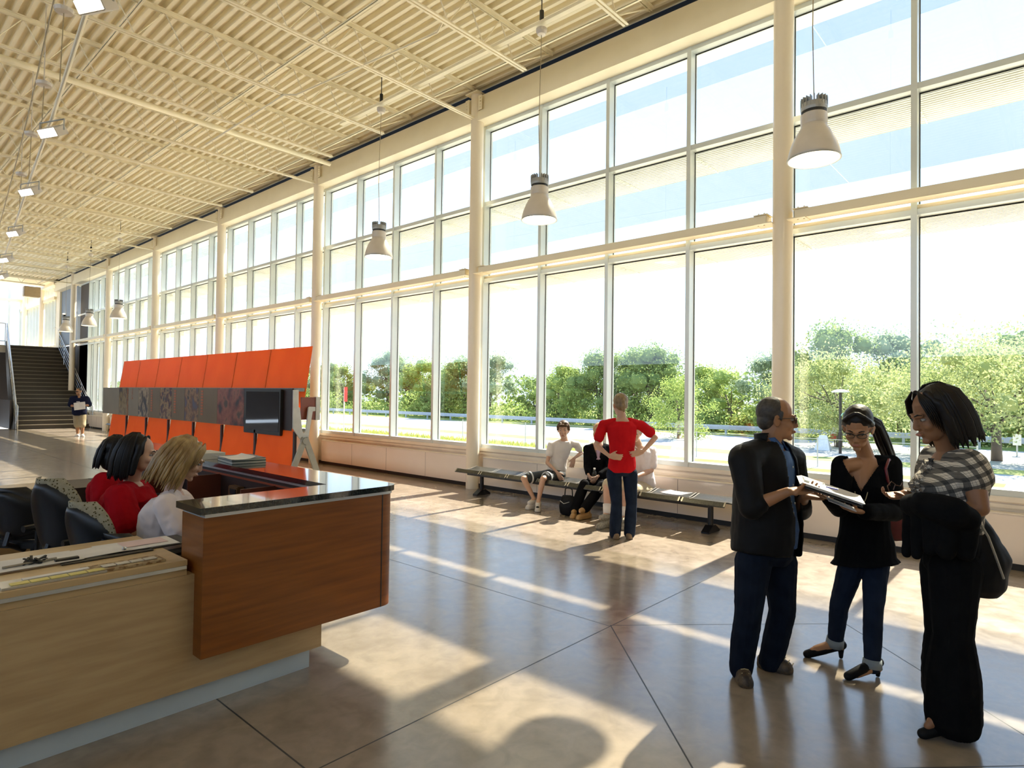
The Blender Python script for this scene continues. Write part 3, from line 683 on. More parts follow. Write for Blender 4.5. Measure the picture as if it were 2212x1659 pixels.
c=onc(115,1250); t=thing('flyer_tray','low tray with a row of yellow cards at the front edge of the counter','tray',(c.x,c.y,ZC))
sheet(MB(),(c.x,c.y,ZC+.001),.02,.40,.13,.010).build('tray',m_clear,t)
for i in range(5): sheet(MB(),(c.x-.13+.073*i,c.y-.03,ZC+.012),.02,.068,.045,.003).build('yellow_card',mat('yellow_card',(.72,.60,.18),.6) if i==0 else bpy.data.materials['yellow_card'],t)
sheet(MB(),(c.x+.02,c.y+.035,ZC+.012),.04,.26,.035,.003).build('note',m_paper,t)
c=onc(268,1222); t=thing('photo_tray','brown picture-printed tray holding pale cards on the counter front','tray',(c.x,c.y,ZC))
sheet(MB(),(c.x,c.y,ZC+.001),.02,.34,.13,.012).build('tray',mat('brown_print',(.20,.11,.04),.5,col2=(.40,.30,.16),scale=45,contrast=(.45,.55)),t)
for i in range(4): sheet(MB(),(c.x-.07+.062*i,c.y-.005,ZC+.015),.02,.055,.045,.003).build('pale_card',mat('pale_card',(.60,.55,.46),.6) if i==0 else bpy.data.materials['pale_card'],t)
# books on the granite
m_green=mat('dark_cover',(.02,.05,.04),.4); m_pages=mat('pages',(.60,.56,.46),.8,stretch=(1,1,40),scale=5)
ang=-.72; ca,sa=math.cos(ang),math.sin(ang)
for i,(px,py,w,h,th,z0,lb) in enumerate(((520,992,.20,.27,.022,1.081,'lower thick catalogue of the pile on the granite top'),(520,992,.20,.26,.020,1.104,'dark green upper catalogue of the pile on the granite top'))):
    c=at(522,997,Z=1.08); c=V(c.x,c.y,z0)
    a=V(1,-.12,0).normalized(); b=V(.12,1,0).normalized()
    t=thing('catalogue',lb,'book',c,'catalogues on the granite')
    MB().obox(c+V(0,0,th/2),a,b,V(0,0,1),w*.70-.003,h*.72-.003,th/2-.002).build('pages',m_pages,t)
    MB().obox(c+V(0,0,.0012),a,b,V(0,0,1),w*.70,h*.72,.0012).obox(c+V(0,0,th-.0012),a,b,V(0,0,1),w*.70,h*.72,.0012).build('cover',m_green,t)
c=at(515,988,Z=1.13); c=V(c.x-.03,c.y+.02,1.125); o=sheet(MB(),c,-.1,.24,.34,.003,curl=.02).build('loose_sheets',m_paper); tag(o,'cream loose sheets lying open on top of the catalogues','paper')
c=at(462,992,Z=1.08); o=MB().box(c.x-.1,c.x+.1,c.y-.0,c.y+.32,1.081,1.135).build('paper_stack',m_pages); tag(o,'square stack of pale paper behind the blonde woman on the granite','paper')
# desk phone and papers under the granite
c=at(512,1045,X=2.24); t=thing('desk_phone','brown desk phone with dark display inside the counter','phone',c)
MB().box(2.20,2.26,c.y-.09,c.y+.07,.74,.93).build('body',mat('brown_plastic',(.13,.065,.02),.5),t,bevel=.006); MB().box(2.194,2.2,c.y-.07,c.y+.03,.87,.91).build('display',m_black,t)
mb=MB()
for i in range(4):
    for j in range(3): mb.box(2.194,2.2,c.y-.06+.035*j,c.y-.04+.035*j,.77+.022*i,.782+.022*i)
mb.build('keypad',m_inner,t)
c=at(432,1062,X=2.15); mb=MB(); mb.prism([V(2.06,c.y-.05,.73),V(2.06,c.y+.1,.73),V(2.20,c.y+.1,.90),V(2.20,c.y-.05,.90)],(.01,0,-.01)); tag(mb.build('picture_frame',mat('tan_card',(.35,.22,.08),.6)),'tan card leaning inside the counter beside the blonde woman','card')

# ---------------------------------------------------------------- office chairs behind the desk
def fabric_mat():
    m=mat('speckled_fabric',(.36,.33,.24),.9,col2=(.30,.27,.19),scale=40,spec=.1); t=m.node_tree; b=t.nodes['Principled BSDF']
    vo=t.nodes.new('ShaderNodeTexVoronoi'); vo.inputs['Scale'].default_value=60; tcn=t.nodes.new('ShaderNodeTexCoord'); t.links.new(tcn.outputs['Object'],vo.inputs['Vector'])
    lt=t.nodes.new('ShaderNodeMath'); lt.operation='LESS_THAN'; lt.inputs[1].default_value=.30; t.links.new(vo.outputs['Distance'],lt.inputs[0])
    mx=t.nodes.new('ShaderNodeMixRGB'); t.links.new(lt.outputs[0],mx.inputs[0]); src=b.inputs['Base Color'].links[0].from_socket
    t.links.new(src,mx.inputs[1]); mx.inputs[2].default_value=(.07,.055,.02,1); t.links.new(mx.outputs[0],b.inputs['Base Color']); return m
m_fab=fabric_mat(); m_shell=mat('black_plastic',(.008,.008,.009),.4)
def office_chair(loc,rz,lbl,hgt=1.0,plain=False):
    t=thing('office_chair',lbl,'chair',loc,'chairs behind the reception desk'); o=Vector(loc)
    R=Matrix.Rotation(rz,3,'Z'); T=lambda x,y,z: tuple(R@Vector((x,y,z))+o)
    def pad(thick,off,shrink,zlo,zhi):
        mb=MB(); nu,nv=14,12; idx={}
        for side in (0,1):
            for i in range(nu+1):
                for j in range(nv+1):
                    u=i/nu*2-1; v=j/nv; z=zlo+(zhi-zlo)*v
                    wid=.235*shrink*(1-.55*max(0,(v-.55)/.45)**2.2)*(.86+.14*min(1,v*2.5))
                    x=u*wid; y=-.02-.10*v+.11*(u*u)*(.9) + off + side*thick*(1-.8*abs(u)**5)*(1-.8*abs(2*v-1)**6)
                    idx[side,i,j]=len(mb.v); mb.v.append(T(x,y,z))
        for side in (0,1):
            for i in range(nu):
                for j in range(nv): mb.f.append((idx[side,i,j],idx[side,i+1,j],idx[side,i+1,j+1],idx[side,i,j+1]))
        for i in range(nu):
            for j in (0,nv): mb.f.append((idx[0,i,j],idx[0,i+1,j],idx[1,i+1,j],idx[1,i,j]))
        for j in range(nv):
            for i in (0,nu): mb.f.append((idx[0,i,j],idx[0,i,j+1],idx[1,i,j+1],idx[1,i,j]))
        return mb
    pad(.065,.0,1.03,.52,hgt).build('backrest',m_shell if plain else m_fab,t,smooth=True)
    pad(-.022,-.002,.97,.54,hgt-.035).build('back_shell',m_shell,t,smooth=True)
    mb=MB(); mb.prism([T(-.24,.02,.44),T(.24,.02,.44),T(.25,.40,.44),T(.15,.47,.44),T(-.15,.47,.44),T(-.25,.40,.44)],(0,0,.07)); mb.build('seat',m_shell if plain else m_fab,t,bevel=.02)
    mb=MB(); mb.tube([T(0,-.03,.60),T(0,-.07,.50),T(0,.10,.42)],.022,8); mb.build('spine',m_shell,t)
    for s in (-1,1): MB().tube([T(s*.22,.08,.45),T(s*.28,.08,.47),T(s*.28,.08,.66)],.015,8).tube([T(s*.28,-.02,.67),T(s*.28,.24,.67)],.025,8).build('armrest',m_shell,t)
    MB().tube([T(0,.2,.10),T(0,.2,.44)],.028,12).build('gas_column',m_shell,t)
    mb=MB()
    for k in range(5):
        a=2*PI*k/5; mb.tube([T(0,.2,.12),T(.29*math.cos(a),.2+.29*math.sin(a),.075)],.018,8)
    mb.build('star_base',m_shell,t)
    for k in range(5):
        a=2*PI*k/5; MB().tube([T(.29*math.cos(a)-.012,.2+.29*math.sin(a),.03),T(.29*math.cos(a)+.012,.2+.29*math.sin(a),.03)],.03,12).build('castor',m_shell,t)
    return t
office_chair((1.16,4.62,0),-1.35,'speckled fabric office chair under the woman in red nearest the counter',.985)
office_chair((1.13,5.35,0),-1.15,'speckled fabric office chair behind, its back rising left of the red shirts',1.06)
office_chair((1.02,6.05,0),-.9,'plain black office chair leftmost inside the reception enclosure',.93,True)
office_chair((1.30,4.42,0),-1.45,'office chair hidden under the blonde woman in the pale shirt',.80,True)
# ---------------------------------------------------------------- kiosk
m_or=mat('orange_panel',(.92,.27,.04),.45,col2=(.88,.24,.035),scale=2,spec=.15,transl=.6)
m_or2=mat('orange_edge',(.75,.12,.02),.4); m_wh=mat('pale_grey_metal',(.55,.54,.49),.4,metal=.1); m_leg=mat('grey_metal',(.34,.33,.27),.45,metal=.2)
t=thing('display_kiosk','long orange display kiosk with a picture band between desk and windows','kiosk',(5.6,9.9,0))
UJ=[9.87,11.36,12.80,14.26,15.73,17.19,18.59,19.98]; LJ=[10.0,11.46,12.93,14.39,15.86,17.36,18.86,20.28]
for a,b in zip(UJ[:-1],UJ[1:]):
    MB().prism([V(5.75,a+.008,2.50),V(5.75,b-.008,2.50),V(5.575,b-.008,1.28),V(5.575,a+.008,1.28)],(.012,0,0)).build('upper_panel',m_or,t)
    MB().prism([V(5.765,b-.02,2.49),V(5.765,b+.02,2.49),V(5.59,b+.02,1.3),V(5.59,b-.02,1.3)],(.02,0,0)).build('panel_joint',m_inner,t)
for a,b in zip(LJ[:-1],LJ[1:]):
    MB().prism([V(5.57,a+.05,1.06),V(5.57,b-.05,1.06),V(5.46,b-.05,.28),V(5.46,a+.05,.28)],(.012,0,0)).build('lower_panel',m_or,t)
    MB().box(5.50,5.54,a-.03,a+.03,.30,1.0).build('mullion',m_inner,t)
MB().box(5.60,5.66,9.9,20.0,1.70,1.76).box(5.60,5.66,9.9,20.0,1.0,1.05).build('rail',m_leg,t)
# picture band
m_tan=mat('tan_board',(.16,.105,.045),.5,scale=2); m_gry=mat('grey_tan_board',(.22,.175,.11),.5,scale=2)
def pic(nm,cols,sc):
    m=bpy.data.materials.new(nm); m.use_nodes=True; t_=m.node_tree; b=t_.nodes['Principled BSDF']; b.inputs['Roughness'].default_value=.35
    n=t_.nodes.new('ShaderNodeTexNoise'); n.inputs['Scale'].default_value=sc; n.inputs['Detail'].default_value=5; tcn=t_.nodes.new('ShaderNodeTexCoord'); t_.links.new(tcn.outputs['Object'],n.inputs['Vector'])
    r=t_.nodes.new('ShaderNodeValToRGB'); r.color_ramp.interpolation='LINEAR'; el=r.color_ramp.elements
    for i,c in enumerate(cols):
        p=.34+.32*i/(len(cols)-1)
        if i<2: e=el[i]; e.position=p
        else: e=el.new(p)
        e.color=(*c,1)
    t_.links.new(n.outputs['Fac'],r.inputs[0]); t_.links.new(r.outputs[0],b.inputs['Base Color']); return m
pA=pic('photo_gold',[(.03,.01,.005),(.16,.10,.02),(.28,.20,.08),(.10,.05,.02)],5); pB=pic('photo_people',[(.01,.01,.015),(.08,.05,.03),(.40,.30,.18),(.02,.02,.03)],4.5)
pC=pic('photo_crowd',[(.008,.008,.02),(.10,.02,.01),(.35,.22,.08),(.02,.015,.03)],7); pD=pic('photo_food',[(.06,.06,.10),(.12,.04,.01),(.30,.16,.06),(.015,.01,.01)],4); pE=pic('photo_autumn',[(.015,.006,.004),(.16,.03,.015),(.28,.08,.04),(.06,.03,.01)],3.5)
band=[(21.30,19.81,m_gry),(19.81,19.03,pA),(19.03,18.22,m_gry),(18.22,16.67+.81-.4,pB),(17.08,16.67,m_tan)][:0]
edges=[(222,257,m_gry),(257,277,pA),(277,299,m_gry),(299,320.6,pB),(320.6,345.6,m_tan),(345.6,370.5,pC),(370.5,398.6,m_tan),(398.6,428.7,pD),(428.7,469.3,m_tan),(469.3,527,pE),(527,606,m_inner),(606,631,m_inner)]
for a,b,m in edges:
    ya=at(a,870,X=5.56).y; yb=at(b,870,X=5.56).y
    MB().box(5.56,5.59,min(ya,yb)+.003,max(ya,yb)-.003,1.005,1.75).build('picture_panel',m,t)
def txt(s,yc,size,m,z=1.72):
    cu=bpy.data.curves.new('lettering','FONT'); cu.body=s; cu.size=size; cu.extrude=.001; cu.materials.append(m)
    o=bpy.data.objects.new('lettering',cu); C.objects.link(o); o.parent=t
    # reads downwards along -Z, facing -X
    rd=Vector((0,0,-1)); nn=Vector((-1,0,0)); up_=nn.cross(rd)
    me=bpy.data.meshes.new_from_object(o); bpy.data.objects.remove(o); o=bpy.data.objects.new('lettering',me); C.objects.link(o); o.parent=t
    mt=Matrix((rd,up_,nn)).transposed().to_4x4(); mt.translation=Vector((5.557,yc,z))-WL[t]; o.matrix_local=mt
    return o
m_otx=mat('orange_letters',(.42,.10,.02),.5)
txt('BRUNSWICK',19.0,.16,m_otx,1.735); txt('YOUR',18.62,.11,m_otx,1.735)
for px in (322,372,430):
    y_=at(px+3,870,X=5.56).y
    for j in range(9): MB().box(5.557,5.56,y_-.14,y_-.02,1.70-.062*j-.04,1.70-.062*j).build('letter_block',m_otx,t)
ya,yb=at(527,870,X=5.50).y,at(606,870,X=5.50).y
o=MB().box(5.50,5.56,yb,ya,.90,1.73).build('screen_frame',m_black,t,bevel=.008)
MB().box(5.495,5.50,yb+.06,ya-.10,.97,1.69).build('screen',mat('dark_screen',(.02,.02,.025),.04,spec=.9,coat=1),t)
# near end bracket and legs
pl=[(5.37,1.725),(5.465,1.727),(5.471,1.436),(5.495,1.42),(5.547,1.02),(5.576,.98),(5.617,1.018),(5.659,1.419),(5.685,1.438),(5.788,1.434),(5.789,1.364),(5.738,1.356),(5.663,.877),(5.511,.883),(5.375,1.071)]
for y in (9.80,20.30):
    if y<15: MB().prism([V(a,y,b) for a,b in pl],(0,.03,0)).build('end_bracket',m_wh,t)
    if y>15: MB().tube([(5.7,20.0,0),(5.7,20.0,1.0)],.03,8).build('leg',m_leg,t); continue
    for s in (-1,1):
        p=V(5.59,y-.02,.86); q=V(5.59+s*.36,y-.02,0)
        mb=MB(); mb.bar(p+V(0,0,.04),q,.10,.035,up=V(0,1,0)); mb.build('leg',m_leg,t)
    MB().tube([(5.59,y-.06,.85),(5.59,y+.04,.85)],.06,16).build('pivot',m_leg,t)
MB().box(5.83,5.86,9.95,20.1,1.21,1.60).build('back_band',mat('dark_red_board',(.22,.05,.02),.4),t)
MB().box(5.56,5.835,9.87,9.9,1.21,1.60).build('back_panel_end',bpy.data.materials['dark_red_board'],t); MB().box(5.83,5.91,9.85,9.95,1.20,1.61).build('end_cap',m_wh,t)

# ---------------------------------------------------------------- benches
m_bench=mat('dark_perforated_steel',(.085,.085,.075),.28,metal=.6,scale=60,col2=(.05,.05,.045)); m_bstr=mat('polished_strip',(.55,.53,.48),.25,metal=.7)
def bench(xf,xb,ya,yb,z,lbl,nseat):
    t=thing('bench',lbl,'bench',((xf+xb)/2,ya,0)); w=(yb-ya)/nseat
    for i in range(nseat):
        a=ya+w*i+.012; b=ya+w*(i+1)-.012; mb=MB(); pts=[]
        n=12
        for k in range(n+1):
            f=k/n; x=xf+(xb-xf)*f; zz=z+.020*math.cos(f*2*PI)-(.05*max(0,(.08-f)/.08)**2)-(.05*max(0,(f-.92)/.08)**2)
            pts.append((x,zz))
        poly=[V(x,a,zz) for x,zz in pts]+[V(x,a,zz-.012) for x,zz in reversed(pts)]
        o=mb.prism(poly,(0,b-a,0)).build('seat_panel',m_bench,t)
        for yy in (a,b-.02):
            poly=[V(x,yy,zz+.004) for x,zz in pts]+[V(x,yy,zz-.004) for x,zz in reversed(pts)]
            MB().prism(poly,(0,.02,0)).build('edge_strip',m_bstr,t)
    MB().box(xf+.06,xf+.11,ya+.25,yb-.25,z-.075,z-.03).box(xb-.12,xb-.07,ya+.25,yb-.25,z-.075,z-.03).build('beam',m_shell,t)
    k=max(2,round((yb-ya)/2.1)+1)
    for i in range(k):
        y=ya+.33+(yb-ya-.66)*i/(k-1)
        mb=MB(); xm=(xf+xb)/2+.05; mb.tube([(xm,y,.03),(xm,y,z-.06)],.035,12); mb.box(xf+.1,xb-.1,y-.03,y+.03,z-.075,z-.045); mb.prism([V(xm-.16,y-.05,0),V(xm+.16,y-.05,0),V(xm+.16,y-.05,.02),V(xm+.04,y-.05,.09),V(xm-.04,y-.05,.09),V(xm-.16,y-.05,.02)],(0,.1,0)); mb.build('leg',m_shell,t)
    return t
bench(7.18,7.74,3.02,7.72,.42,'dark perforated steel bench under the windows with people sitting on it',8)
bench(7.18,7.74,21.8,26.9,.42,'distant dark steel bench by the windows near the stairs',8)
b=at(1485,1062,Z=.43); o=sheet(MB(),(7.42,b.y,.447),1.5,.34,.26,.003,curl=.012).build('open_magazine',mat('magazine',(.75,.62,.58),.6,col2=(.80,.75,.70),scale=9)); tag(o,'open pale pink magazine lying on the bench beside the seated man','magazine')
# ---------------------------------------------------------------- people
class Blob(MB):
    def cap(s,p0,p1,r0,r1=None,n=14):
        if r1 is None: r1=r0
        p0=Vector(p0); p1=Vector(p1); d=p1-p0; L=d.length
        if L<1e-5: d=Vector((0,0,1)); L=1e-5
        d=d/L; pts=[]; rs=[]
        for k in range(5):
            a=PI/2*(1-k/4); pts.append(p0-d*r0*math.sin(a)); rs.append(max(1e-4,r0*math.cos(a)))
        for k in range(5):
            a=PI/2*(k/4); pts.append(p1+d*r1*math.sin(a)); rs.append(max(1e-4,r1*math.cos(a)))
        a=d.orthogonal().normalized(); b=d.cross(a); base=len(s.v); m=len(pts)
        for p,r in zip(pts,rs):
            for k in range(n):
                th=2*PI*k/n; s.v.append(tuple(p+(a*math.cos(th)+b*math.sin(th))*r))
        for i in range(m-1):
            for k in range(n): s.f.append((base+i*n+k,base+i*n+(k+1)%n,base+(i+1)*n+(k+1)%n,base+(i+1)*n+k))
        s.f.append(tuple(base+k for k in range(n))[::-1]); s.f.append(tuple(base+(m-1)*n+k for k in range(n)))
        return s
    def chain(s,pts,rs):
        for i in range(len(pts)-1): s.cap(pts[i],pts[i+1],rs[i],rs[i+1])
        return s
    def loft(s,st,n=20):                      # stations (centre, half side, half depth, side vector, depth vector)
        base=len(s.v); m=len(st)
        for c,a,b,sv,dv in st:
            for k in range(n):
                th=2*PI*k/n; s.v.append(tuple(c+sv*(a*math.cos(th))+dv*(b*math.sin(th))))
        for i in range(m-1):
            for k in range(n): s.f.append((base+i*n+k,base+i*n+(k+1)%n,base+(i+1)*n+(k+1)%n,base+(i+1)*n+k))
        s.f.append(tuple(base+k for k in range(n))[::-1]); s.f.append(tuple(base+(m-1)*n+k for k in range(n)))
        return s
    def ell(s,c,rx,ry,rz,X,Y,Z,n=16):
        base=len(s.v); m=10
        for i in range(m+1):
            ph=PI*i/m
            for k in range(n):
                th=2*PI*k/n; q=max(1e-3,math.sin(ph)); s.v.append(tuple(c+X*(rx*q*math.cos(th))+Y*(ry*q*math.sin(th))+Z*(rz*math.cos(ph))))
        for i in range(m):
            for k in range(n): s.f.append((base+i*n+k,base+i*n+(k+1)%n,base+(i+1)*n+(k+1)%n,base+(i+1)*n+k))
        s.f.append(tuple(base+k for k in range(n))); s.f.append(tuple(base+m*n+k for k in range(n))[::-1])
        return s
    def done(s,name,m,parent,vox,smooth=6,fac=.6,floor=True,noise_amp=0,noise_sc=12,cut=None,solid=0,disp=None):
        me=bpy.data.meshes.new(name); off=WL[parent]; me.from_pydata(s.v,[],s.f); me.update()
        bm=bmesh.new(); bm.from_mesh(me); bmesh.ops.recalc_face_normals(bm,faces=bm.faces); bm.to_mesh(me); bm.free()
        o=bpy.data.objects.new(name,me); C.objects.link(o)
        r=o.modifiers.new('r','REMESH'); r.mode='VOXEL'; r.voxel_size=vox
        if smooth: q=o.modifiers.new('s','SMOOTH'); q.iterations=smooth; q.factor=fac
        bpy.context.view_layer.update(); dg=bpy.context.evaluated_depsgraph_get()
        m2=bpy.data.meshes.new_from_object(o.evaluated_get(dg),depsgraph=dg); bpy.data.objects.remove(o); bpy.data.meshes.remove(me)
        bm=bmesh.new(); bm.from_mesh(m2)
        if noise_amp:
            bm.normal_update()
            for v in bm.verts:
                c=v.co*noise_sc; k=noise.noise(Vector((c.x,c.y,c.z*.35)))*.7+noise.noise(c*2.1)*.3
                v.co=v.co+v.normal*(k*noise_amp)
        if disp: 
            bm.normal_update()
            for v in bm.verts: disp(v)
        if floor:
            for v in bm.verts:
                if v.co.z<.003: v.co.z=.003
        if cut:
            bm.faces.ensure_lookup_table(); bmesh.ops.delete(bm,geom=[f for f in bm.faces if cut(f.calc_center_median())],context='FACES')
        for v in bm.verts: v.co-=off
        for f in bm.faces: f.smooth=True
        bm.to_mesh(m2); bm.free(); m2.name=name; m2.materials.clear(); m2.materials.append(m)
        o=bpy.data.objects.new(name,m2); C.objects.link(o); o.parent=parent; WL[o]=off.copy()
        if solid: q=o.modifiers.new('t','SOLIDIFY'); q.thickness=solid; q.offset=1
        return o
ZU=Vector((0,0,1))
def hand(B,w,d,palm,sc=1.0,side=1,curl=.35,spread=1.0,thumb=None):
    """w wrist, d pointing direction, palm = palm normal, side=+1 when the thumb lies on d x palm"""
    d=d.normalized(); palm=(palm-d*palm.dot(d)).normalized(); sd=d.cross(palm).normalized()*side
    B.loft([(w-d*.01*sc,.027*sc,.019*sc,sd,palm),(w+d*.025*sc,.033*sc,.017*sc,sd,palm),(w+d*.06*sc,.041*sc,.015*sc,sd,palm),(w+d*.088*sc,.041*sc,.012*sc,sd,palm),(w+d*.097*sc,.036*sc,.008*sc,sd,palm)],14)
    for i,(off,ln) in enumerate(((.031,.074),(.0105,.082),(-.0105,.076),(-.031,.060))):
        p=w+d*.088*sc+sd*off*sc; cu=curl*(1+.18*i); dd=(d+sd*off*1.6*spread).normalized(); r=.0085*sc
        for j,f in enumerate((.42,.32,.26)):
            ang=cu*(j+.6)*.9; v=dd*math.cos(ang)+palm*math.sin(ang); q=p+v*ln*f*sc; B.cap(p,q,r,r*.9,10); p=q; r*=.9
    p=w+d*.028*sc+sd*.028*sc
    td=(thumb or (d*.75+sd*.65+palm*.25)).normalized(); q=p+td*.036*sc; B.cap(p,q,.0135*sc,.011*sc,10); q2=q+(td*.7+d*.4+palm*.1).normalized()*.032*sc; B.cap(q,q2,.0105*sc,.0085*sc,10)
def head(B,c,F,U,sc,nose=1.0):
    F=F.normalized(); U=(U-F*U.dot(F)).normalized(); R=F.cross(U)
    P=lambda x,y,z:c+R*(x*sc)+F*(y*sc)+U*(z*sc)
    B.ell(P(0,-.018,.038),.074*sc,.094*sc,.084*sc,R,F,U); B.ell(P(0,.022,-.022),.060*sc,.064*sc,.082*sc,R,F,U)
    B.ell(P(0,.030,-.070),.047*sc,.050*sc,.042*sc,R,F,U); B.ell(P(0,.068,-.102),.021*sc,.016*sc,.015*sc,R,F,U)
    B.cap(P(0,.082,.010),P(0,.096*nose,-.032),.008*sc,.0115*sc); B.ell(P(0,.092,-.038),.017*sc,.011*sc,.009*sc,R,F,U)
    B.cap(P(-.036,.076,.020),P(-.012,.084,.018),.010*sc); B.cap(P(.036,.076,.020),P(.012,.084,.018),.010*sc)
    B.ell(P(0,.086,-.062),.024*sc,.010*sc,.0055*sc,R,F,U); B.ell(P(0,.085,-.071),.020*sc,.010*sc,.006*sc,R,F,U)
    for s in (-1,1):
        B.ell(P(s*.036,.058,-.030),.022*sc,.022*sc,.024*sc,R,F,U)
        B.ell(P(s*.074,-.008,-.012),.008*sc,.020*sc,.031*sc,R,(F-R*s*.35).normalized(),U)
        B.ell(P(s*.080,-.014,-.004),.006*sc,.014*sc,.020*sc,R,(F-R*s*.5).normalized(),U)
    return P,R,F,U
def face_parts(t,P,R,F,U,sc,brow,eye=(.05,.03,.02),lips=None,vox=.003):
    m_w=bpy.data.materials.get('eye_white') or mat('eye_white',(.35,.32,.29),.3); m_i=bpy.data.materials.get('eye_iris') or mat('eye_iris',eye,.15)
    for s in (-1,1):
        b=MB(); Blob.ell(b,P(s*.031,.0705,.000),.0125*sc,.0125*sc,.0065*sc,R,F,U,12); e=b.build('eye',m_w,t,smooth=True)
        b=MB(); Blob.ell(b,P(s*.031,.0815,.000),.0055*sc,.003*sc,.0050*sc,R,F,U,10); b.build('iris',m_i,e,smooth=True)
        b=MB(); b.tube([P(s*.014,.0935,.021),P(s*.030,.089,.027),P(s*.044,.077,.022)],[.003*sc,.0035*sc,.002*sc],6); b.build('eyebrow',brow,t)
    b=MB(); Blob.ell(b,P(0,.0925,-.0655),.021*sc,.0055*sc,.0065*sc,R,F,U,12); b.build('lips',lips or m_lip,t,smooth=True)
m_lip=mat('lips',(.36,.13,.09),.45)
def torso_st(pel,nb,sh,hip,F,bw=1.0,grow=0.0,lo=0.0,hi=1.0,belly=0.0,prof=None,bust=0):
    """stations from crotch (t=0) to neck base (t=1)"""
    up=(nb-pel); out=[]
    prof=prof or [(-.04,.105,.085),(.02,.150,.105),(.12,.162,.110),(.28,.150,.102),(.42,.142,.098),(.58,.155,.108),(.72,.168,.112),(.84,.172,.100),(.93,.125,.080),(1.0,.066,.062)]
    for t_,a,b in prof:
        if t_<lo-1e-6 or t_>hi+1e-6: continue
        sv=(hip*(1-t_)+sh*t_).normalized(); dv=(F-sv*F.dot(sv)).normalized(); ad=b*bw+grow+belly*math.exp(-((t_-.32)/.22)**2)+bust*math.exp(-((t_-.68)/.10)**2)
        c=pel+up*t_+dv*(.5*belly*math.exp(-((t_-.32)/.22)**2)+.6*bust*math.exp(-((t_-.68)/.10)**2)+ (-.02*math.sin(PI*min(1,max(0,t_)))))
        out.append((c,a*bw+grow,ad,sv,dv))
    return out
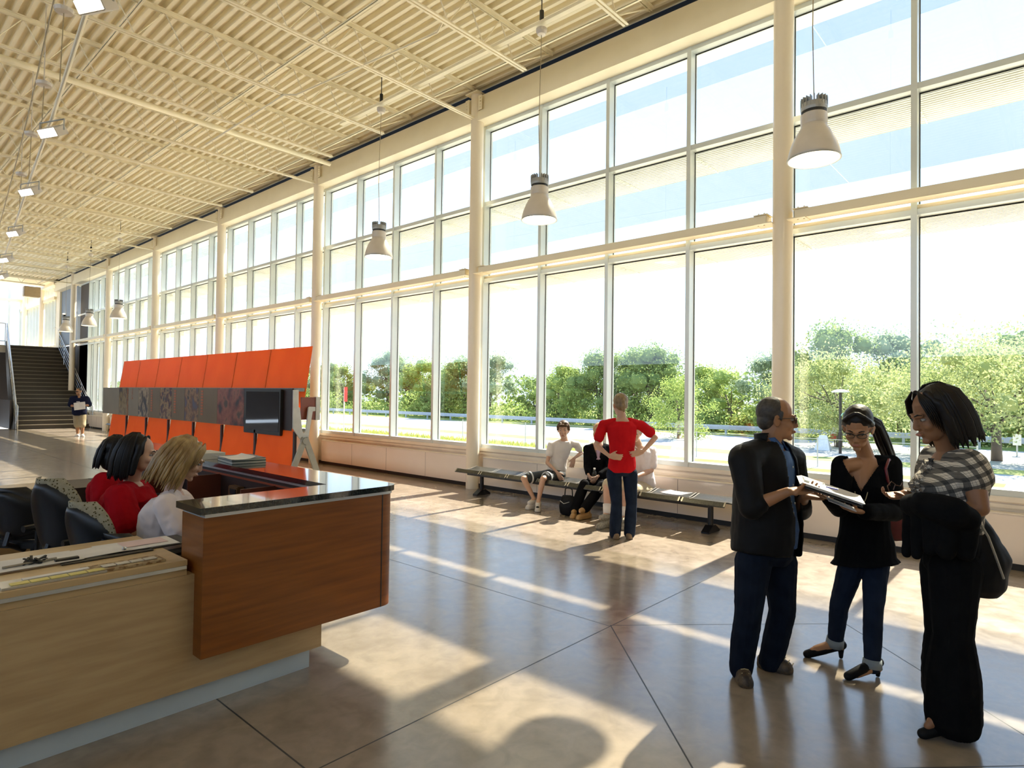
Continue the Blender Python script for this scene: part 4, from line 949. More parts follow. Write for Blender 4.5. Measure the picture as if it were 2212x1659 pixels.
def person(name,label,loc,J,spec,group=None):
    """J: world joints; spec: sizes and clothes"""
    t=thing('person',label,'person',loc,group); vox=spec.get('vox',.006); g=spec.get; sc=g('hs',1.0); bw=g('bw',1.0); lw=g('lw',1.0); aw=g('aw',1.0); skin=spec['skin']
    pel,nb=J['pel'],J['nb']; sh=(J['Rs']-J['Ls']).normalized(); hip=(J['Rh']-J['Lh']).normalized(); F=spec['F'].normalized()
    belly=g('belly',0); bust=g('bust',0)
    B=Blob(); P,R,HF,HU=head(B,J['hd'],spec['hF'],spec['hU'],sc,g('nose',1.0))
    neckr=.052*g('neckw',1.0); B.cap(J['nb']+ZU*.0,J['hd']-HU*.06*sc-HF*.012,neckr*1.05,neckr)
    B.loft(torso_st(pel,nb,sh,hip,F,bw*.93,0,belly=belly*.9,bust=bust*.9))
    for s in 'RL':
        if s+'s' in J:
            S,E,W=J[s+'s'],J[s+'e'],J[s+'w']
            B.cap(nb+(S-nb)*.45-ZU*.02,S,.050*bw,.050*aw); B.chain([S,S.lerp(E,.35),E],[.049*aw,.047*aw,.036*aw]); B.chain([E,E.lerp(W,.3),W],[.036*aw,.038*aw,.024*aw])
            hd=spec.get(s+'hand',{}); 
            if hd is not None: hand(B,W,hd.get('d',W-E),hd.get('p',-ZU),hd.get('s',1.0)*g('handsc',1.0),hd.get('side',1),hd.get('curl',.35),hd.get('spread',1.0),hd.get('th'))
        if s+'k' in J:
            H,K,A,T=J[s+'h'],J[s+'k'],J[s+'a'],J[s+'t']
            B.cap(H,K,.080*lw,.052*lw); B.chain([K,K.lerp(A,.35),A],[.051*lw,.050*lw,.033*lw]); hl=A+(A-T).normalized()*.04; hl.z=min(A.z,T.z+.03)+.0
            B.cap(A,A.lerp(T,.6)-ZU*.01,.034,.026); B.cap(A,hl,.032,.026); B.cap(A.lerp(T,.6)-ZU*.01,A.lerp(T,.74)-ZU*.012,.022,.018)
    B.done('body',skin,t,vox,5)
    if g('face',True): face_parts(t,P,R,HF,HU,sc,spec['brow'])
    # trousers
    if 'trou' in spec:
        m,flare,extra,sh_=spec['trou']; B=Blob(); lo=torso_st(pel,nb,sh,hip,F,bw*.97,.012,-.05,g('waist',.3),belly=belly*.5); B.loft(lo)
        for s in 'RL':
            H,K,A,T=J[s+'h'],J[s+'k'],J[s+'a'],J[s+'t']
            if sh_=='long':
                e=A+(A-K).normalized()*g('cuff',.02); B.cap(H,K,.086*lw+extra,.060*lw+extra); B.cap(K,K.lerp(e,.5),.060*lw+extra,(.056*lw+extra)*(1+flare)*.98); B.cap(K.lerp(e,.5),e,(.055*lw+extra)*(1+flare),(.046*lw+extra)*(1+flare*1.6))
            else:
                e=H.lerp(K,sh_) if sh_<=1 else K.lerp(A,sh_-1)
                B.cap(H,H.lerp(K,min(1,sh_)),.092*lw+extra,.080*lw+extra)
                if sh_>1: B.cap(K,e,.080*lw+extra,.078*lw+extra)
        hem=g('hemz',None)
        B.done(g('tname','trousers'),m,t,vox*1.0,4,noise_amp=g('tn',.006),noise_sc=14,cut=(lambda c:c.z<hem) if hem else None)
    if 'top' in spec:
        m=spec['top'][0]; sl=spec['top'][1]; ex=spec['top'][2]; lo_=spec['top'][3]; B=Blob(); B.loft(torso_st(pel,nb,sh,hip,F,bw,ex,lo_,.935,belly=belly,bust=bust,prof=spec.get('topprof')))
        for s in 'RL':
            if s+'s' in J:
                S,E,W=J[s+'s'],J[s+'e'],J[s+'w']; B.cap(nb+(S-nb)*.40-ZU*.03,S-ZU*.005,.058*bw+ex*.6,.054*aw+ex)
                if sl<=1: B.cap(S,S.lerp(E,sl),.056*aw+ex,.055*aw+ex*1.3)
                else:
                    B.cap(S,E,.056*aw+ex,.046*aw+ex); B.cap(E,E.lerp(W,sl-1),.046*aw+ex,.036*aw+ex)
        B.done(spec['top'][4],m,t,vox,4,noise_amp=g('topn',.006),noise_sc=13,cut=spec.get('topcut'))
    if 'shoe' in spec:
        m=spec['shoe']; heel=g('heel',0)
        for s in 'RL':
            A,T=J[s+'a'],J[s+'t']; d=(T-A); d.z=0; d.normalize(); z0=.0
            B=Blob(); hb=Vector((A.x,A.y,0))-d*.045; q=Vector((T.x,T.y,0)); w=g('shoew',1.0)
            if heel: 
                B.cap(hb+ZU*(heel+.03),hb.lerp(q,.45)+ZU*(heel*.5+.028),.030,.030); B.cap(hb.lerp(q,.45)+ZU*(heel*.5+.028),q-d*.02+ZU*.022,.031,.026); B.cap(hb+ZU*(heel+.01)+d*.005,hb+ZU*.012+d*.005,.020,.013)
            else:
                B.cap(A-ZU*.035,A.lerp(T,.62)-ZU*.008,.044*w,.034*w); B.cap(hb+ZU*.045,hb+d*.05+ZU*.055,.038*w,.040*w); B.cap(hb+d*.05+ZU*.05,q-d*.03+ZU*.032,.042*w,.038*w); B.cap(hb+ZU*.02,q-d*.03+ZU*.018,.040*w,.043*w); B.cap(hb+d*.03+ZU*.075,hb+d*.03+ZU*.10,.040*w,.038*w)
            B.done('shoe',m,t,min(vox,.006),3)
    return t,P,R,HF,HU,sc
def locks(B,P,pts_list,r=.010,n=7):
    for pts in pts_list: B.tube([P(*p) if not isinstance(p,Vector) else p for p in pts],[r*.6]+[r]*(len(pts)-2)+[r*.35],n)
def skin_(nm,c): return mat(nm,c,.5,scale=14,col2=tuple(x*.9 for x in c),spec=.35)
def D_(dx,df,dz=0): return RT*dx+Vector((FW.x,FW.y,0)).normalized()*df+ZU*dz    # right in view, away from camera, up
def J_(**k): return {n:(at(v[0],v[1],D=v[2])) for n,v in k.items()}
m_denim=mat('dark_denim',(.006,.009,.018),.85,col2=(.009,.014,.026),scale=12,spec=.1)
m_denimb=mat('blue_denim',(.008,.013,.026),.85,col2=(.014,.022,.042),scale=9,spec=.1)
m_blk=mat('black_cloth',(.005,.005,.0055),.9,col2=(.007,.007,.0075),scale=10,spec=.05)
m_blk2=mat('black_leather',(.005,.005,.0055),.6,col2=(.007,.007,.0075),scale=10,spec=.15)
h_black=mat('black_hair',(.007,.0055,.005),.45,col2=(.010,.008,.007),scale=30,stretch=(1,1,.2),spec=.25)
h_gray=mat('grey_dark_hair',(.06,.05,.042),.6,col2=(.03,.025,.02),scale=50)
h_blond=mat('blonde_hair',(.42,.29,.12),.4,col2=(.24,.14,.05),scale=22,stretch=(1,1,.3),spec=.4,detail=6)
h_brown=mat('brown_hair',(.10,.055,.025),.5,col2=(.06,.03,.015),scale=30,spec=.3)
s_tan=skin_('skin_tan',(.34,.17,.085)); s_lt=skin_('skin_light',(.56,.34,.23)); s_olive=skin_('skin_olive',(.40,.21,.11)); s_brown=skin_('skin_brown',(.27,.13,.065))

# ---- man in dark jacket
J=J_(hd=(1679,905,3.78),nb=(1661,955,3.80),Rs=(1607,992,3.66),Ls=(1708,994,3.94),Re=(1624,1095,3.56),Rw=(1702,1062,3.47),Le=(1726,1100,3.92),Lw=(1738,1072,3.72),
     pel=(1655,1208,3.80),Rh=(1627,1215,3.74),Lh=(1683,1215,3.87),Rk=(1616,1325,3.68),Lk=(1690,1320,3.86),Ra=(1602,1432,3.73),La=(1667,1418,3.86),Rt=(1613,1474,3.60),Lt=(1708,1446,3.80))
Fm=D_(.78,-.62); hF=D_(.95,-.30,-.05)
def cutm(c,nb=J['nb'],pel=J['pel'],F=Fm.normalized()):
    q=c-nb; q.z=0; S=F.cross(ZU).normalized(); f=q.dot(F); s=q.dot(S); h=(c.z-pel.z)/(nb.z-pel.z)
    return f>.02 and abs(s+.006)<(.078 if h>.35 else .075) or c.z>nb.z+.005 and f>.015
sp=dict(F=Fm,hF=hF,hU=ZU,skin=s_tan,brow=h_gray,hs=1.09,bw=1.16,lw=1.12,aw=1.08,belly=.045,vox=.0045,trou=(m_denim,.06,.012,'long'),cuff=.035,shoe=mat('brown_hiking_shoe',(.12,.08,.04),.6,col2=(.03,.02,.015),scale=25),shoew=1.1,waist=.25,nose=1.04,neckw=1.2,
   top=(mat('blue_shirt',(.035,.10,.26),.7,col2=(.025,.075,.20),scale=8),.3,.012,.10,'shirt'),handsc=1.05,
   Rhand=dict(d=D_(.95,.12,.06),p=D_(.1,.3,-.9)*-1,side=1,curl=.35,th=D_(.6,.0,.8)),Lhand=dict(d=D_(.9,-.1,-.1),p=ZU,side=-1,curl=.3))
t,P,R,HF,HU,sc=person('m','person in a dark jacket over a blue shirt and sunglasses, holding a clipboard',tuple(Vector((3.85,1.40,0))),J,sp)
pm=t
jac=Blob(); jp=[(-.06,.200,.145),(.06,.196,.142),(.2,.186,.136),(.4,.176,.13),(.6,.182,.132),(.76,.192,.128),(.87,.180,.11),(.95,.112,.085),(.985,.085,.075)]
sh=(J['Rs']-J['Ls']).normalized(); hp=(J['Rh']-J['Lh']).normalized()
F0=Fm.normalized(); S0=F0.cross(ZU).normalized()
jac.loft(torso_st(J['pel'],J['nb'],sh,hp,Fm.normalized(),1.06,.018,prof=jp,belly=.04),28)
for s in 'RL':
    S,E,W=J[s+'s'],J[s+'e'],J[s+'w']; jac.cap(J['nb']+(S-J['nb'])*.4-ZU*.03,S,.085,.086); jac.cap(S,E,.086,.066); jac.cap(E,E.lerp(W,.22 if s=='R' else .5),.066,.052)
jac.loft([(J['nb']-ZU*.03,.115,.095,S0,F0),(J['nb']+ZU*.015,.088,.080,S0,F0),(J['nb']+ZU*.05-F0*.012,.078,.074,S0,F0)],24)
jac.done('jacket',m_blk2,t,.0075,5,noise_amp=.011,noise_sc=9,cut=cutm,solid=.008)
# collar, buttons, hair, glasses
b=MB(); S_=Fm.normalized().cross(ZU).normalized(); F_=Fm.normalized(); nb=J['nb']
for s in (-1,1): b.prism([nb+S_*(s*.02)+F_*.085-ZU*.02,nb+S_*(s*.075)+F_*.05+ZU*.035,nb+S_*(s*.085)+F_*.02+ZU*.03,nb+S_*(s*.07)+F_*.095-ZU*.065],F_*.006)
b.build('shirt_collar',bpy.data.materials['blue_shirt'],t)
m_btn=mat('pale_button',(.6,.58,.5),.3)
for i in range(5): 
    c=J['nb'].lerp(J['pel'],.2+.15*i)+F_*(.142+.03*math.exp(-((.8-.15*i-.32)/.22)**2)); b=MB(); Blob.ell(b,c,.006,.003,.006,S_,F_,ZU,8); b.build('button',m_btn,t)
B=Blob(); B.ell(P(0,-.030,.042),.079*sc,.086*sc,.083*sc,R,HF,HU); B.ell(P(0,-.058,-.015),.068*sc,.050*sc,.055*sc,R,HF,HU)
for s in (-1,1): B.cap(P(s*.070,.016,.035),P(s*.072,.012,.000),.010*sc,.007*sc)
B.done('hair',h_gray,t,.005,3,noise_amp=.002,noise_sc=60)
def glasses(t,P,R,F,U,sc,dark,lensm,r=.021,name='sunglasses'):
    g=MB()
    for s in (-1,1): g.tube([P(s*.010,.098,.006),P(s*.045,.090,.010),P(s*.073,.05,.008),P(s*.078,-.01,.002)],.0022*sc,6)
    g.tube([P(-.011,.099,.004),P(0,.103,.008),P(.011,.099,.004)],.002*sc,6)
    for s in (-1,1):
        g.tube([P(s*.031+r*1.15*math.cos(a*PI/6),.096-.004*abs(math.cos(a*PI/6)+s),-.002+r*.72*math.sin(a*PI/6)) for a in range(13)],.0018*sc,6)
    o=g.build(name,dark,t)
    for s in (-1,1):
        l=MB(); pts=[P(s*.031+r*1.12*math.cos(a*PI/6),.095,-.002+r*.68*math.sin(a*PI/6)) for a in range(12)]; l.prism(pts,F*.0015); l.build('lens',lensm,o)
glasses(t,P,R,HF,HU,sc,m_black,mat('dark_lens',(.01,.01,.012),.05,spec=.9,coat=1),.024)
# shoe laces
for s in 'RL':
    A,T=J[s+'a'],J[s+'t']; d=(T-A); d.z=0; d.normalize(); q=d.cross(ZU); mb=MB()
    for i in range(4):
        c=Vector((A.x,A.y,0))+d*(.055+.022*i)+ZU*(.098-.014*i); mb.tube([c-q*.022,c+ZU*.004,c+q*.022],.003,6)
    mb.build('shoelace',mat('tan_lace',(.5,.4,.22),.7),t)

def bob(t,P,R,F,U,sc,m,n=90,tip=-.14,tipr=.02,front=2.35,seed=9,flick=.14,wave=.0,big=1.0,fringe=False):
    B=Blob(); B.ell(P(0,-.040,.036),.090*sc*big,.098*sc*big,.100*sc,R,F,U); B.ell(P(0,-.062,-.045),.092*sc*big,.074*sc*big,.095*sc,R,F,U)
    for s in (-1,1): B.chain([P(s*.035,.026,.112),P(s*.074,.012,.06),P(s*.086,.000,-.02),P(s*.086,-.012,tip+.045)],[.013*sc,.020*sc,.023*sc,.020*sc])
    B.done('hair',m,t,.006,3,noise_amp=.003+wave*.3,noise_sc=36)
    mb=MB(); rr=random.Random(seed)
    for i in range(n):
        a=rr.uniform(-front,front); x=math.sin(a); y=-math.cos(a); k=rr.uniform(.92,1.03)+(flick if y<-.6 else 0); w1,w2=rr.uniform(-wave,wave),rr.uniform(-wave,wave); zt=rr.uniform(tip-tipr,tip+tipr)
        mb.tube([P(x*.03,-.03+y*.035,.137),P(x*.083,-.035+y*.088,.085),P(x*.096*big+w1,-.042+y*.106*big,.015),P(x*.100*big+w2,-.048+y*.112*big,-.055),P(x*.098*big+w1,-.05+y*.112*big,(zt-.055)*.5-.02),P(x*.096*k*big+w2,-.05+y*.110*k*big,zt)],[.003,.009,.011,.011,.009,.002],6)
    if fringe:
        for s in (-1,1):
            for i in range(6): mb.tube([P(s*.020,.050,.124),P(s*(.052+.003*i),.070-.006*i,.085),P(s*(.072),.066-.009*i,.02),P(s*.070,.056-.008*i,-.03-.012*i)],[.004,.006,.006,.001],5)
    mb.build('hair_strands',m,t,smooth=True)
# ---- woman with glasses
J=J_(hd=(1853,925,3.85),nb=(1871,988,3.93),Rs=(1820,1006,3.88),Ls=(1924,1004,3.95),Re=(1812,1098,3.84),Rw=(1792,1074,3.68),Le=(1931,1106,3.80),Lw=(1866,1106,3.62),
     pel=(1868,1205,3.92),Rh=(1842,1212,3.95),Lh=(1892,1212,3.89),Rk=(1813,1308,3.98),Lk=(1886,1316,3.80),Ra=(1803,1392,4.03),La=(1884,1440,3.76),Rt=(1737,1404,4.04),Lt=(1826,1460,3.72))
Fw=D_(-.62,-.72); hF=D_(-.52,-.72,-.42); HUw=D_(-.15,-.25,.95)
sp=dict(F=Fw,hF=hF,hU=HUw,skin=s_olive,brow=h_black,hs=1.06,bw=.90,lw=.88,aw=.80,bust=.02,vox=.0045,trou=(m_denimb,.0,.004,'long'),cuff=.0,shoe=m_blk2,heel=.06,nose=1.0,neckw=.88,
   top=(m_blk,1.95,.020,-.10,'tunic'),topprof=[(-.05,.200,.150),(-.03,.190,.140),(0,.172,.125),(.12,.165,.115),(.28,.142,.098),(.42,.136,.094),(.58,.150,.104),(.72,.165,.110),(.84,.160,.094),(.90,.120,.080),(.93,.09,.06)],
   topcut=lambda c,nb=J['nb'],F=Fw.normalized():((c-nb).dot(F)>.01 and abs((c-nb).dot(F.cross(ZU)))<.088 and c.z>nb.z-.20+abs((c-nb).dot(F.cross(ZU)))*2.1),handsc=.92,
   Rhand=dict(d=D_(-.6,-.35,.12),p=D_(.2,-.1,1),side=-1,curl=.4),Lhand=dict(d=D_(-.9,-.12,.12),p=ZU,side=1,curl=.35,th=D_(-.45,-.2,.9)))
sp['top']=(m_blk,1.95,.020,-.05,'tunic')
t,P,R,HF,HU,sc=person('w','person with dark ponytail and glasses in black tunic and jeans, reading papers',(4.32,1.05,0),J,sp)
B=Blob(); B.ell(P(0,-.024,.050),.081*sc,.096*sc,.086*sc,R,HF,HU); B.ell(P(0,-.080,.03),.055*sc,.045*sc,.05*sc,R,HF,HU)
for s in (-1,1): B.chain([P(s*.008,.046,.118),P(s*.040,.050,.098),P(s*.066,.030,.062),P(s*.075,.0,.025),P(s*.065,-.05,.01)],[.011*sc,.012*sc,.013*sc,.012*sc,.018*sc])
B.done('hair',h_black,t,.005,3,noise_amp=.0015,noise_sc=50)
tl=at(1925,1010,D=4.12); B=MB(); rr=random.Random(4)
for i in range(26):
    o_=V(rr.uniform(-.022,.022),rr.uniform(-.022,.022),rr.uniform(-.02,.02)); B.tube([P(0,-.10,.045)+o_*.6,at(1893,918,D=3.99)+o_*1.2,at(1908,955,D=4.03)+o_*1.5,at(1920,985,D=4.08)+o_*1.4,tl+o_*1.2-ZU*rr.uniform(0,.05)],[.010,.014,.013,.010,.003],7)
B.build('ponytail',h_black,t,smooth=True)
b=MB(); b.tube([P(0,-.098,.045)+V(.0,0,.0)],.02) if False else None
MB().tube([P(.078,.02,.085)+R*.004,P(.081,-.03,.075),P(.06,-.08,.06)],.004,6).build('hair_clip',mat('teal_clip',(.05,.35,.4),.3),t)
glasses(t,P,R,HF,HU,sc,m_black,glassmat('clear_lens',(.95,.95,.95)),.022,'eyeglasses')
b=MB(); nb=J['nb']; Fn=Fw.normalized(); Sn=Fn.cross(ZU).normalized()
for s in (-1,1): b.tube([nb+Sn*(s*.035)+Fn*.135-ZU*.20,nb+Sn*(s*.028)+Fn*.15-ZU*.24,nb+Sn*(s*.008)+Fn*.155-ZU*.285],.0025,5)
b.build('drawstring',mat('gold_cord',(.5,.42,.22),.5),t)
for s,A in (('R',J['Ra']),('L',J['La'])):
    K=J[s+'k']; d=(A-K).normalized(); MB().tube([A-d*.045,A+d*.006],[.052,.055],18).build('jean_cuff',mat('light_denim_cuff',(.20,.24,.27),.8,scale=20) if s=='R' else bpy.data.materials['light_denim_cuff'],t,smooth=True)
# shoulder bag (hangs from her shoulder, a thing of its own)
t=thing('shoulder_bag','dark red shoulder bag hanging at the side of the woman in the black tunic','bag',tuple(at(1940,1130,D=4.0)))
B=Blob(); c=at(1938,1128,D=3.99); rX=D_(1,0,0).normalized(); fX=D_(0,1,0).normalized()
B.loft([(c-ZU*.12,.07,.03,rX,fX),(c-ZU*.10,.11,.05,rX,fX),(c,.125,.055,rX,fX),(c+ZU*.07,.10,.04,rX,fX),(c+ZU*.12,.06,.015,rX,fX)]); B.done('bag_body',mat('dark_red_leather',(.16,.010,.016),.35,col2=(.10,.006,.010),scale=8),t,.007,4,noise_amp=.008,noise_sc=10)
MB().tube([c+rX*.03+ZU*.10,at(1920,1050,D=3.83),at(1913,1012,D=3.83),at(1920,993,D=3.88),at(1930,998,D=4.03),at(1945,1060,D=4.08),c+rX*.05+ZU*.1+fX*.02],.009,6).build('strap',bpy.data.materials['dark_red_leather'],t,smooth=True)

# ---- woman in plaid blouse
J=J_(hd=(2017,896,3.16),nb=(2050,978,3.18),Ls=(2096,1004,3.03),Rs=(2020,992,3.33),Le=(2117,1098,2.95),Lw=(2036,1114,3.04),Re=(2000,1095,3.36),Rw=(1955,1068,3.24),
     pel=(2052,1222,3.17),Lh=(2062,1228,3.09),Rh=(2042,1228,3.25),Lk=(2058,1372,3.05),Rk=(2040,1366,3.24),La=(2058,1522,3.09),Ra=(2048,1470,3.30),Lt=(1985,1578,3.09),Rt=(2000,1522,3.32))
Fp=D_(-.90,-.05); hF=D_(-.93,.02,-.30); HUp=D_(-.28,0,.96)
def plaid():
    m=bpy.data.materials.new('plaid_cotton'); m.use_nodes=True; t_=m.node_tree; b=t_.nodes['Principled BSDF']; b.inputs['Roughness'].default_value=.85; b.inputs['Specular IOR Level'].default_value=.1
    N=t_.nodes.new; L=t_.links.new; tcn=N('ShaderNodeTexCoord'); mp=N('ShaderNodeMapping'); mp.inputs['Rotation'].default_value=(.35,.25,.85); L(tcn.outputs['Object'],mp.inputs[0]); s=N('ShaderNodeSeparateXYZ'); L(mp.outputs[0],s.inputs[0]); prev=None
    for ax,per,w,col in (('X',.046,.42,(.03,.03,.03,1)),('Z',.046,.42,(.03,.03,.03,1)),('X',.0115,.22,(.10,.09,.08,1)),('Z',.0115,.22,(.10,.09,.08,1))):
        a=N('ShaderNodeMath'); a.operation='DIVIDE'; a.inputs[1].default_value=per; L(s.outputs[ax],a.inputs[0])
        f=N('ShaderNodeMath'); f.operation='FRACT'; L(a.outputs[0],f.inputs[0]); c=N('ShaderNodeMath'); c.operation='LESS_THAN'; c.inputs[1].default_value=w; L(f.outputs[0],c.inputs[0])
        k=N('ShaderNodeMath'); k.operation='MULTIPLY'; k.inputs[1].default_value=.80 if per>.02 else .45; L(c.outputs[0],k.inputs[0])
        mx=N('ShaderNodeMixRGB'); L(k.outputs[0],mx.inputs[0]); mx.inputs[2].default_value=col
        if prev is None: mx.inputs[1].default_value=(.62,.56,.46,1)
        else: L(prev,mx.inputs[1])
        prev=mx.outputs[0]
    L(prev,b.inputs['Base Color']); return m
m_plaid=plaid()
sp=dict(F=Fp,hF=hF,hU=HUp,skin=s_brown,brow=h_black,hs=1.13,bw=1.04,lw=1.12,aw=1.10,bust=.045,vox=.0045,trou=(m_blk,.45,.020,'long'),cuff=.07,hemz=.03,shoe=m_blk2,heel=.05,neckw=.95,waist=.36,handsc=.93,
   top=(m_plaid,.30,.018,.28,'blouse'),topn=.009,
   Rhand=dict(d=D_(-.95,-.1,-.08),p=D_(0,-.3,.95),side=-1,curl=.5,th=D_(-.75,-.2,.4)),Lhand=dict(d=D_(-.8,.5,-.05),p=ZU,side=1,curl=.9))
t,P,R,HF,HU,sc=person('w','person with black bob, plaid blouse and wide black trousers, rightmost, in profile',(3.86,.46,0),J,sp)
for s in 'LR':
    S,E=J[s+'s'],J[s+'e']; B=Blob(); B.ell(S.lerp(E,.17),.082,.082,.080,RT,FW,ZU); B.done('puff_sleeve',m_plaid,t,.007,4,noise_amp=.010,noise_sc=22)
B=Blob(); nbv,pl_=J['nb'],J['pel']; Fn=Fp.normalized(); Sn=Fn.cross(ZU)
mb=MB(); rr=random.Random(8)
for i in range(46):
    f=.06+.42*i/46; c=nbv.lerp(pl_,f)+Fn*(.100+.085*math.exp(-((f-.32)/.13)**2))+Sn*rr.uniform(-.03,.03); a=rr.uniform(0,6); u=(Sn*math.cos(a)+ZU*math.sin(a)); w_=u.cross(Fn)
    mb.prism([c-u*.018,c+w_*.010+Fn*.016,c+u*.018,c-w_*.010+Fn*.006],Fn*.004+u*.001)
mb.build('ruffle',m_plaid,t)
bob(t,P,R,HF,HU,sc,h_black,110,-.145,.018,2.2,9,.12,fringe=True)
# jacket draped over her arm and shoulder bag behind
t=thing('draped_jacket','black jacket draped over the forearm of the woman in plaid','jacket',tuple(at(2000,1140,D=2.98)))
B=Blob(); rX=D_(1,0,0).normalized(); fX=D_(0,1,0).normalized()
B.chain([at(1968,1090,D=3.12),at(2005,1092,D=2.97),at(2060,1108,D=2.87),at(2088,1120,D=2.87)],[.055,.066,.074,.055])
for (px,py,D,px2,py2,D2,r0,r1) in ((1975,1090,3.14,1958,1195,3.14,.048,.028),(1995,1095,3.04,1980,1198,3.04,.055,.03),(2020,1100,2.96,2010,1185,2.96,.06,.035),(2050,1110,2.92,2045,1190,2.9,.06,.04),(2085,1120,2.90,2085,1195,2.9,.06,.04)): B.cap(at(px,py,D=D),at(px2,py2,D=D2),r0,r1)
B.done('cloth',m_blk,t,.0065,5,noise_amp=.012,noise_sc=11)
t=thing('shoulder_bag','large glossy black shoulder bag at the hip of the woman in plaid','bag',tuple(at(2120,1200,D=3.1)))
B=Blob(); c=at(2118,1205,D=3.12)
B.loft([(c-ZU*.19,.08,.05,rX,fX),(c-ZU*.15,.12,.08,rX,fX),(c+rX*.01,.135,.09,rX,fX),(c+ZU*.10-rX*.015,.10,.07,rX,fX),(c+ZU*.20-rX*.03,.05,.03,rX,fX)]); B.done('bag_body',m_blk2,t,.007,3,noise_amp=.016,noise_sc=9)
mb=MB(); mb.tube([at(2120,1135,D=2.99),at(2135,1160,D=2.98),at(2150,1200,D=2.99),at(2168,1250,D=3.02)],.006,6); mb.tube([at(2098,1035,D=2.98),at(2120,1135,D=2.98)],.001,4); mb.build('piping',mat('grey_piping',(.35,.35,.32),.3,metal=.5),t)
# eyeglasses held in her hand
t=thing('eyeglasses','pair of brown eyeglasses held in the hand of the woman in plaid','eyeglasses',tuple(at(1925,1050,D=3.2)))
mb=MB(); mb.tube([at(1921,1062,D=3.18),at(1917,1050,D=3.18),at(1926,1040,D=3.18),at(1934,1046,D=3.18),at(1930,1058,D=3.18)],.0025,6); mb.tube([at(1934,1048,D=3.18),at(1945,1050,D=3.18)],.0025,6); mb.tube([at(1945,1050,D=3.18),at(1949,1042,D=3.18),at(1951,1056,D=3.18)],.0025,6); mb.build('frame',mat('brown_plastic_frame',(.10,.045,.02),.3),t)
# clipboard with papers held between them
pA,pB=at(1727,1038,D=3.55),at(1858,1082,D=3.45)
t=thing('clipboard','black clipboard topped with white papers held by the man and the woman with glasses','clipboard',tuple(pA.lerp(pB,.5)))
dx_=(pB-pA); L_=dx_.length; dx_.normalize(); nn=ZU-dx_*ZU.dot(dx_); nn=(nn.normalized()+D_(0,-.10,0)).normalized(); nn=(nn-dx_*nn.dot(dx_)).normalized(); sd=dx_.cross(nn); c=pA.lerp(pB,.5)
MB().obox(c-nn*.008+dx_*.01,dx_,sd,nn,L_/2*.92,.115,.004).build('board',m_black,t)
for i in range(5): 
    a=.012*i; u=(dx_*math.cos(a)+sd*math.sin(a)).normalized(); MB().obox(c+nn*(.002+.0025*i)+dx_*(.004*i-.008),u,u.cross(nn),nn,L_/2,.108,.0009).build('sheet_of_paper',m_paper,t)
MB().obox(c-dx_*(L_/2-.03)+nn*.018,dx_,sd,nn,.014,.05,.006).build('clip',m_trim,t)
MB().tube([c+nn*.022-dx_*.03+sd*.04,c+nn*.03+dx_*.03+sd*.05],.004,8).build('pen',mat('blue_pen',(.02,.03,.35),.3),t)
c=at(1817,1089,D=3.52); o=MB().obox(c,(dx_*.96-ZU*.05).normalized(),sd,nn,.075,.05,.0015).build('paper_slip',m_paper); tag(o,'white paper slip held under the clipboard by the woman with glasses','paper')
# ---- woman in the red shirt, back to the camera
h_dblond=mat('dark_blonde_hair',(.26,.18,.09),.5,col2=(.15,.10,.045),scale=40,stretch=(1,1,.3))
m_red=mat('red_tshirt',(.55,.008,.012),.8,col2=(.46,.006,.010),scale=5,spec=.1)
J=J_(hd=(1339,875,7.44),nb=(1343,902,7.42),Ls=(1303,918,7.44),Rs=(1384,918,7.44),Le=(1288,962,7.40),Lw=(1316,985,7.28),Re=(1416,945,7.40),Rw=(1388,976,7.30),
     pel=(1343,1022,7.40),Lh=(1326,1024,7.40),Rh=(1361,1024,7.40),Lk=(1332,1088,7.38),Rk=(1364,1088,7.40),La=(1329,1147,7.36),Ra=(1360,1146,7.38),Lt=(1322,1155,7.50),Rt=(1364,1154,7.52))
F=D_(.05,1)
sp=dict(F=F,hF=D_(-.15,1,-.12),hU=ZU,skin=s_lt,brow=h_dblond,hs=1.08,bw=.96,lw=.98,aw=.85,vox=.008,face=False,trou=(m_denimb,.18,.008,'long'),cuff=.03,shoe=mat('brown_clog',(.20,.13,.07),.6),waist=.2,
  top=(m_red,.62,.013,.02,'t_shirt'),topn=.008,Lhand=dict(d=D_(.9,-.15,-.1),p=D_(.2,1,0),side=1,curl=.25),Rhand=dict(d=D_(-.9,-.15,-.2),p=D_(-.2,1,0),side=-1,curl=.25))
t,P,R,HF,HU,sc=person('p','person in a red t-shirt and jeans standing with hands on hips, back turned',(6.41,3.97,0),J,sp)
B=Blob(); B.ell(P(0,-.034,.046),.090,.100,.094,R,HF,HU); B.ell(P(0,-.064,-.01),.076,.055,.065,R,HF,HU); B.chain([P(0,-.105,.03),P(0,-.125,-.02),P(.005,-.115,-.08)],[.03,.032,.014]); B.done('hair',h_dblond,t,.007,3,noise_amp=.004,noise_sc=50)

def mop(t,P,R,F,U,sc,m,front=.055,vox=.007,long=0,fringe=True):
    B=Blob(); B.ell(P(0,-.034,.046),.088*sc,.102*sc,.092*sc,R,F,U); B.ell(P(0,-.060,-.015-long*.3),.074*sc,.060*sc,(.07+long*.5)*sc,R,F,U)
    for s in (-1,1): B.chain([P(s*.045,.045,.095),P(s*.076,.022,.05),P(s*.082,.00,-.0-long)],[.022*sc,.018*sc,.012*sc])
    if fringe: B.cap(P(-.045,.066,.070),P(.045,.066,.066),.020*sc,.020*sc)
    B.done('hair',m,t,vox,3,noise_amp=.004,noise_sc=45)
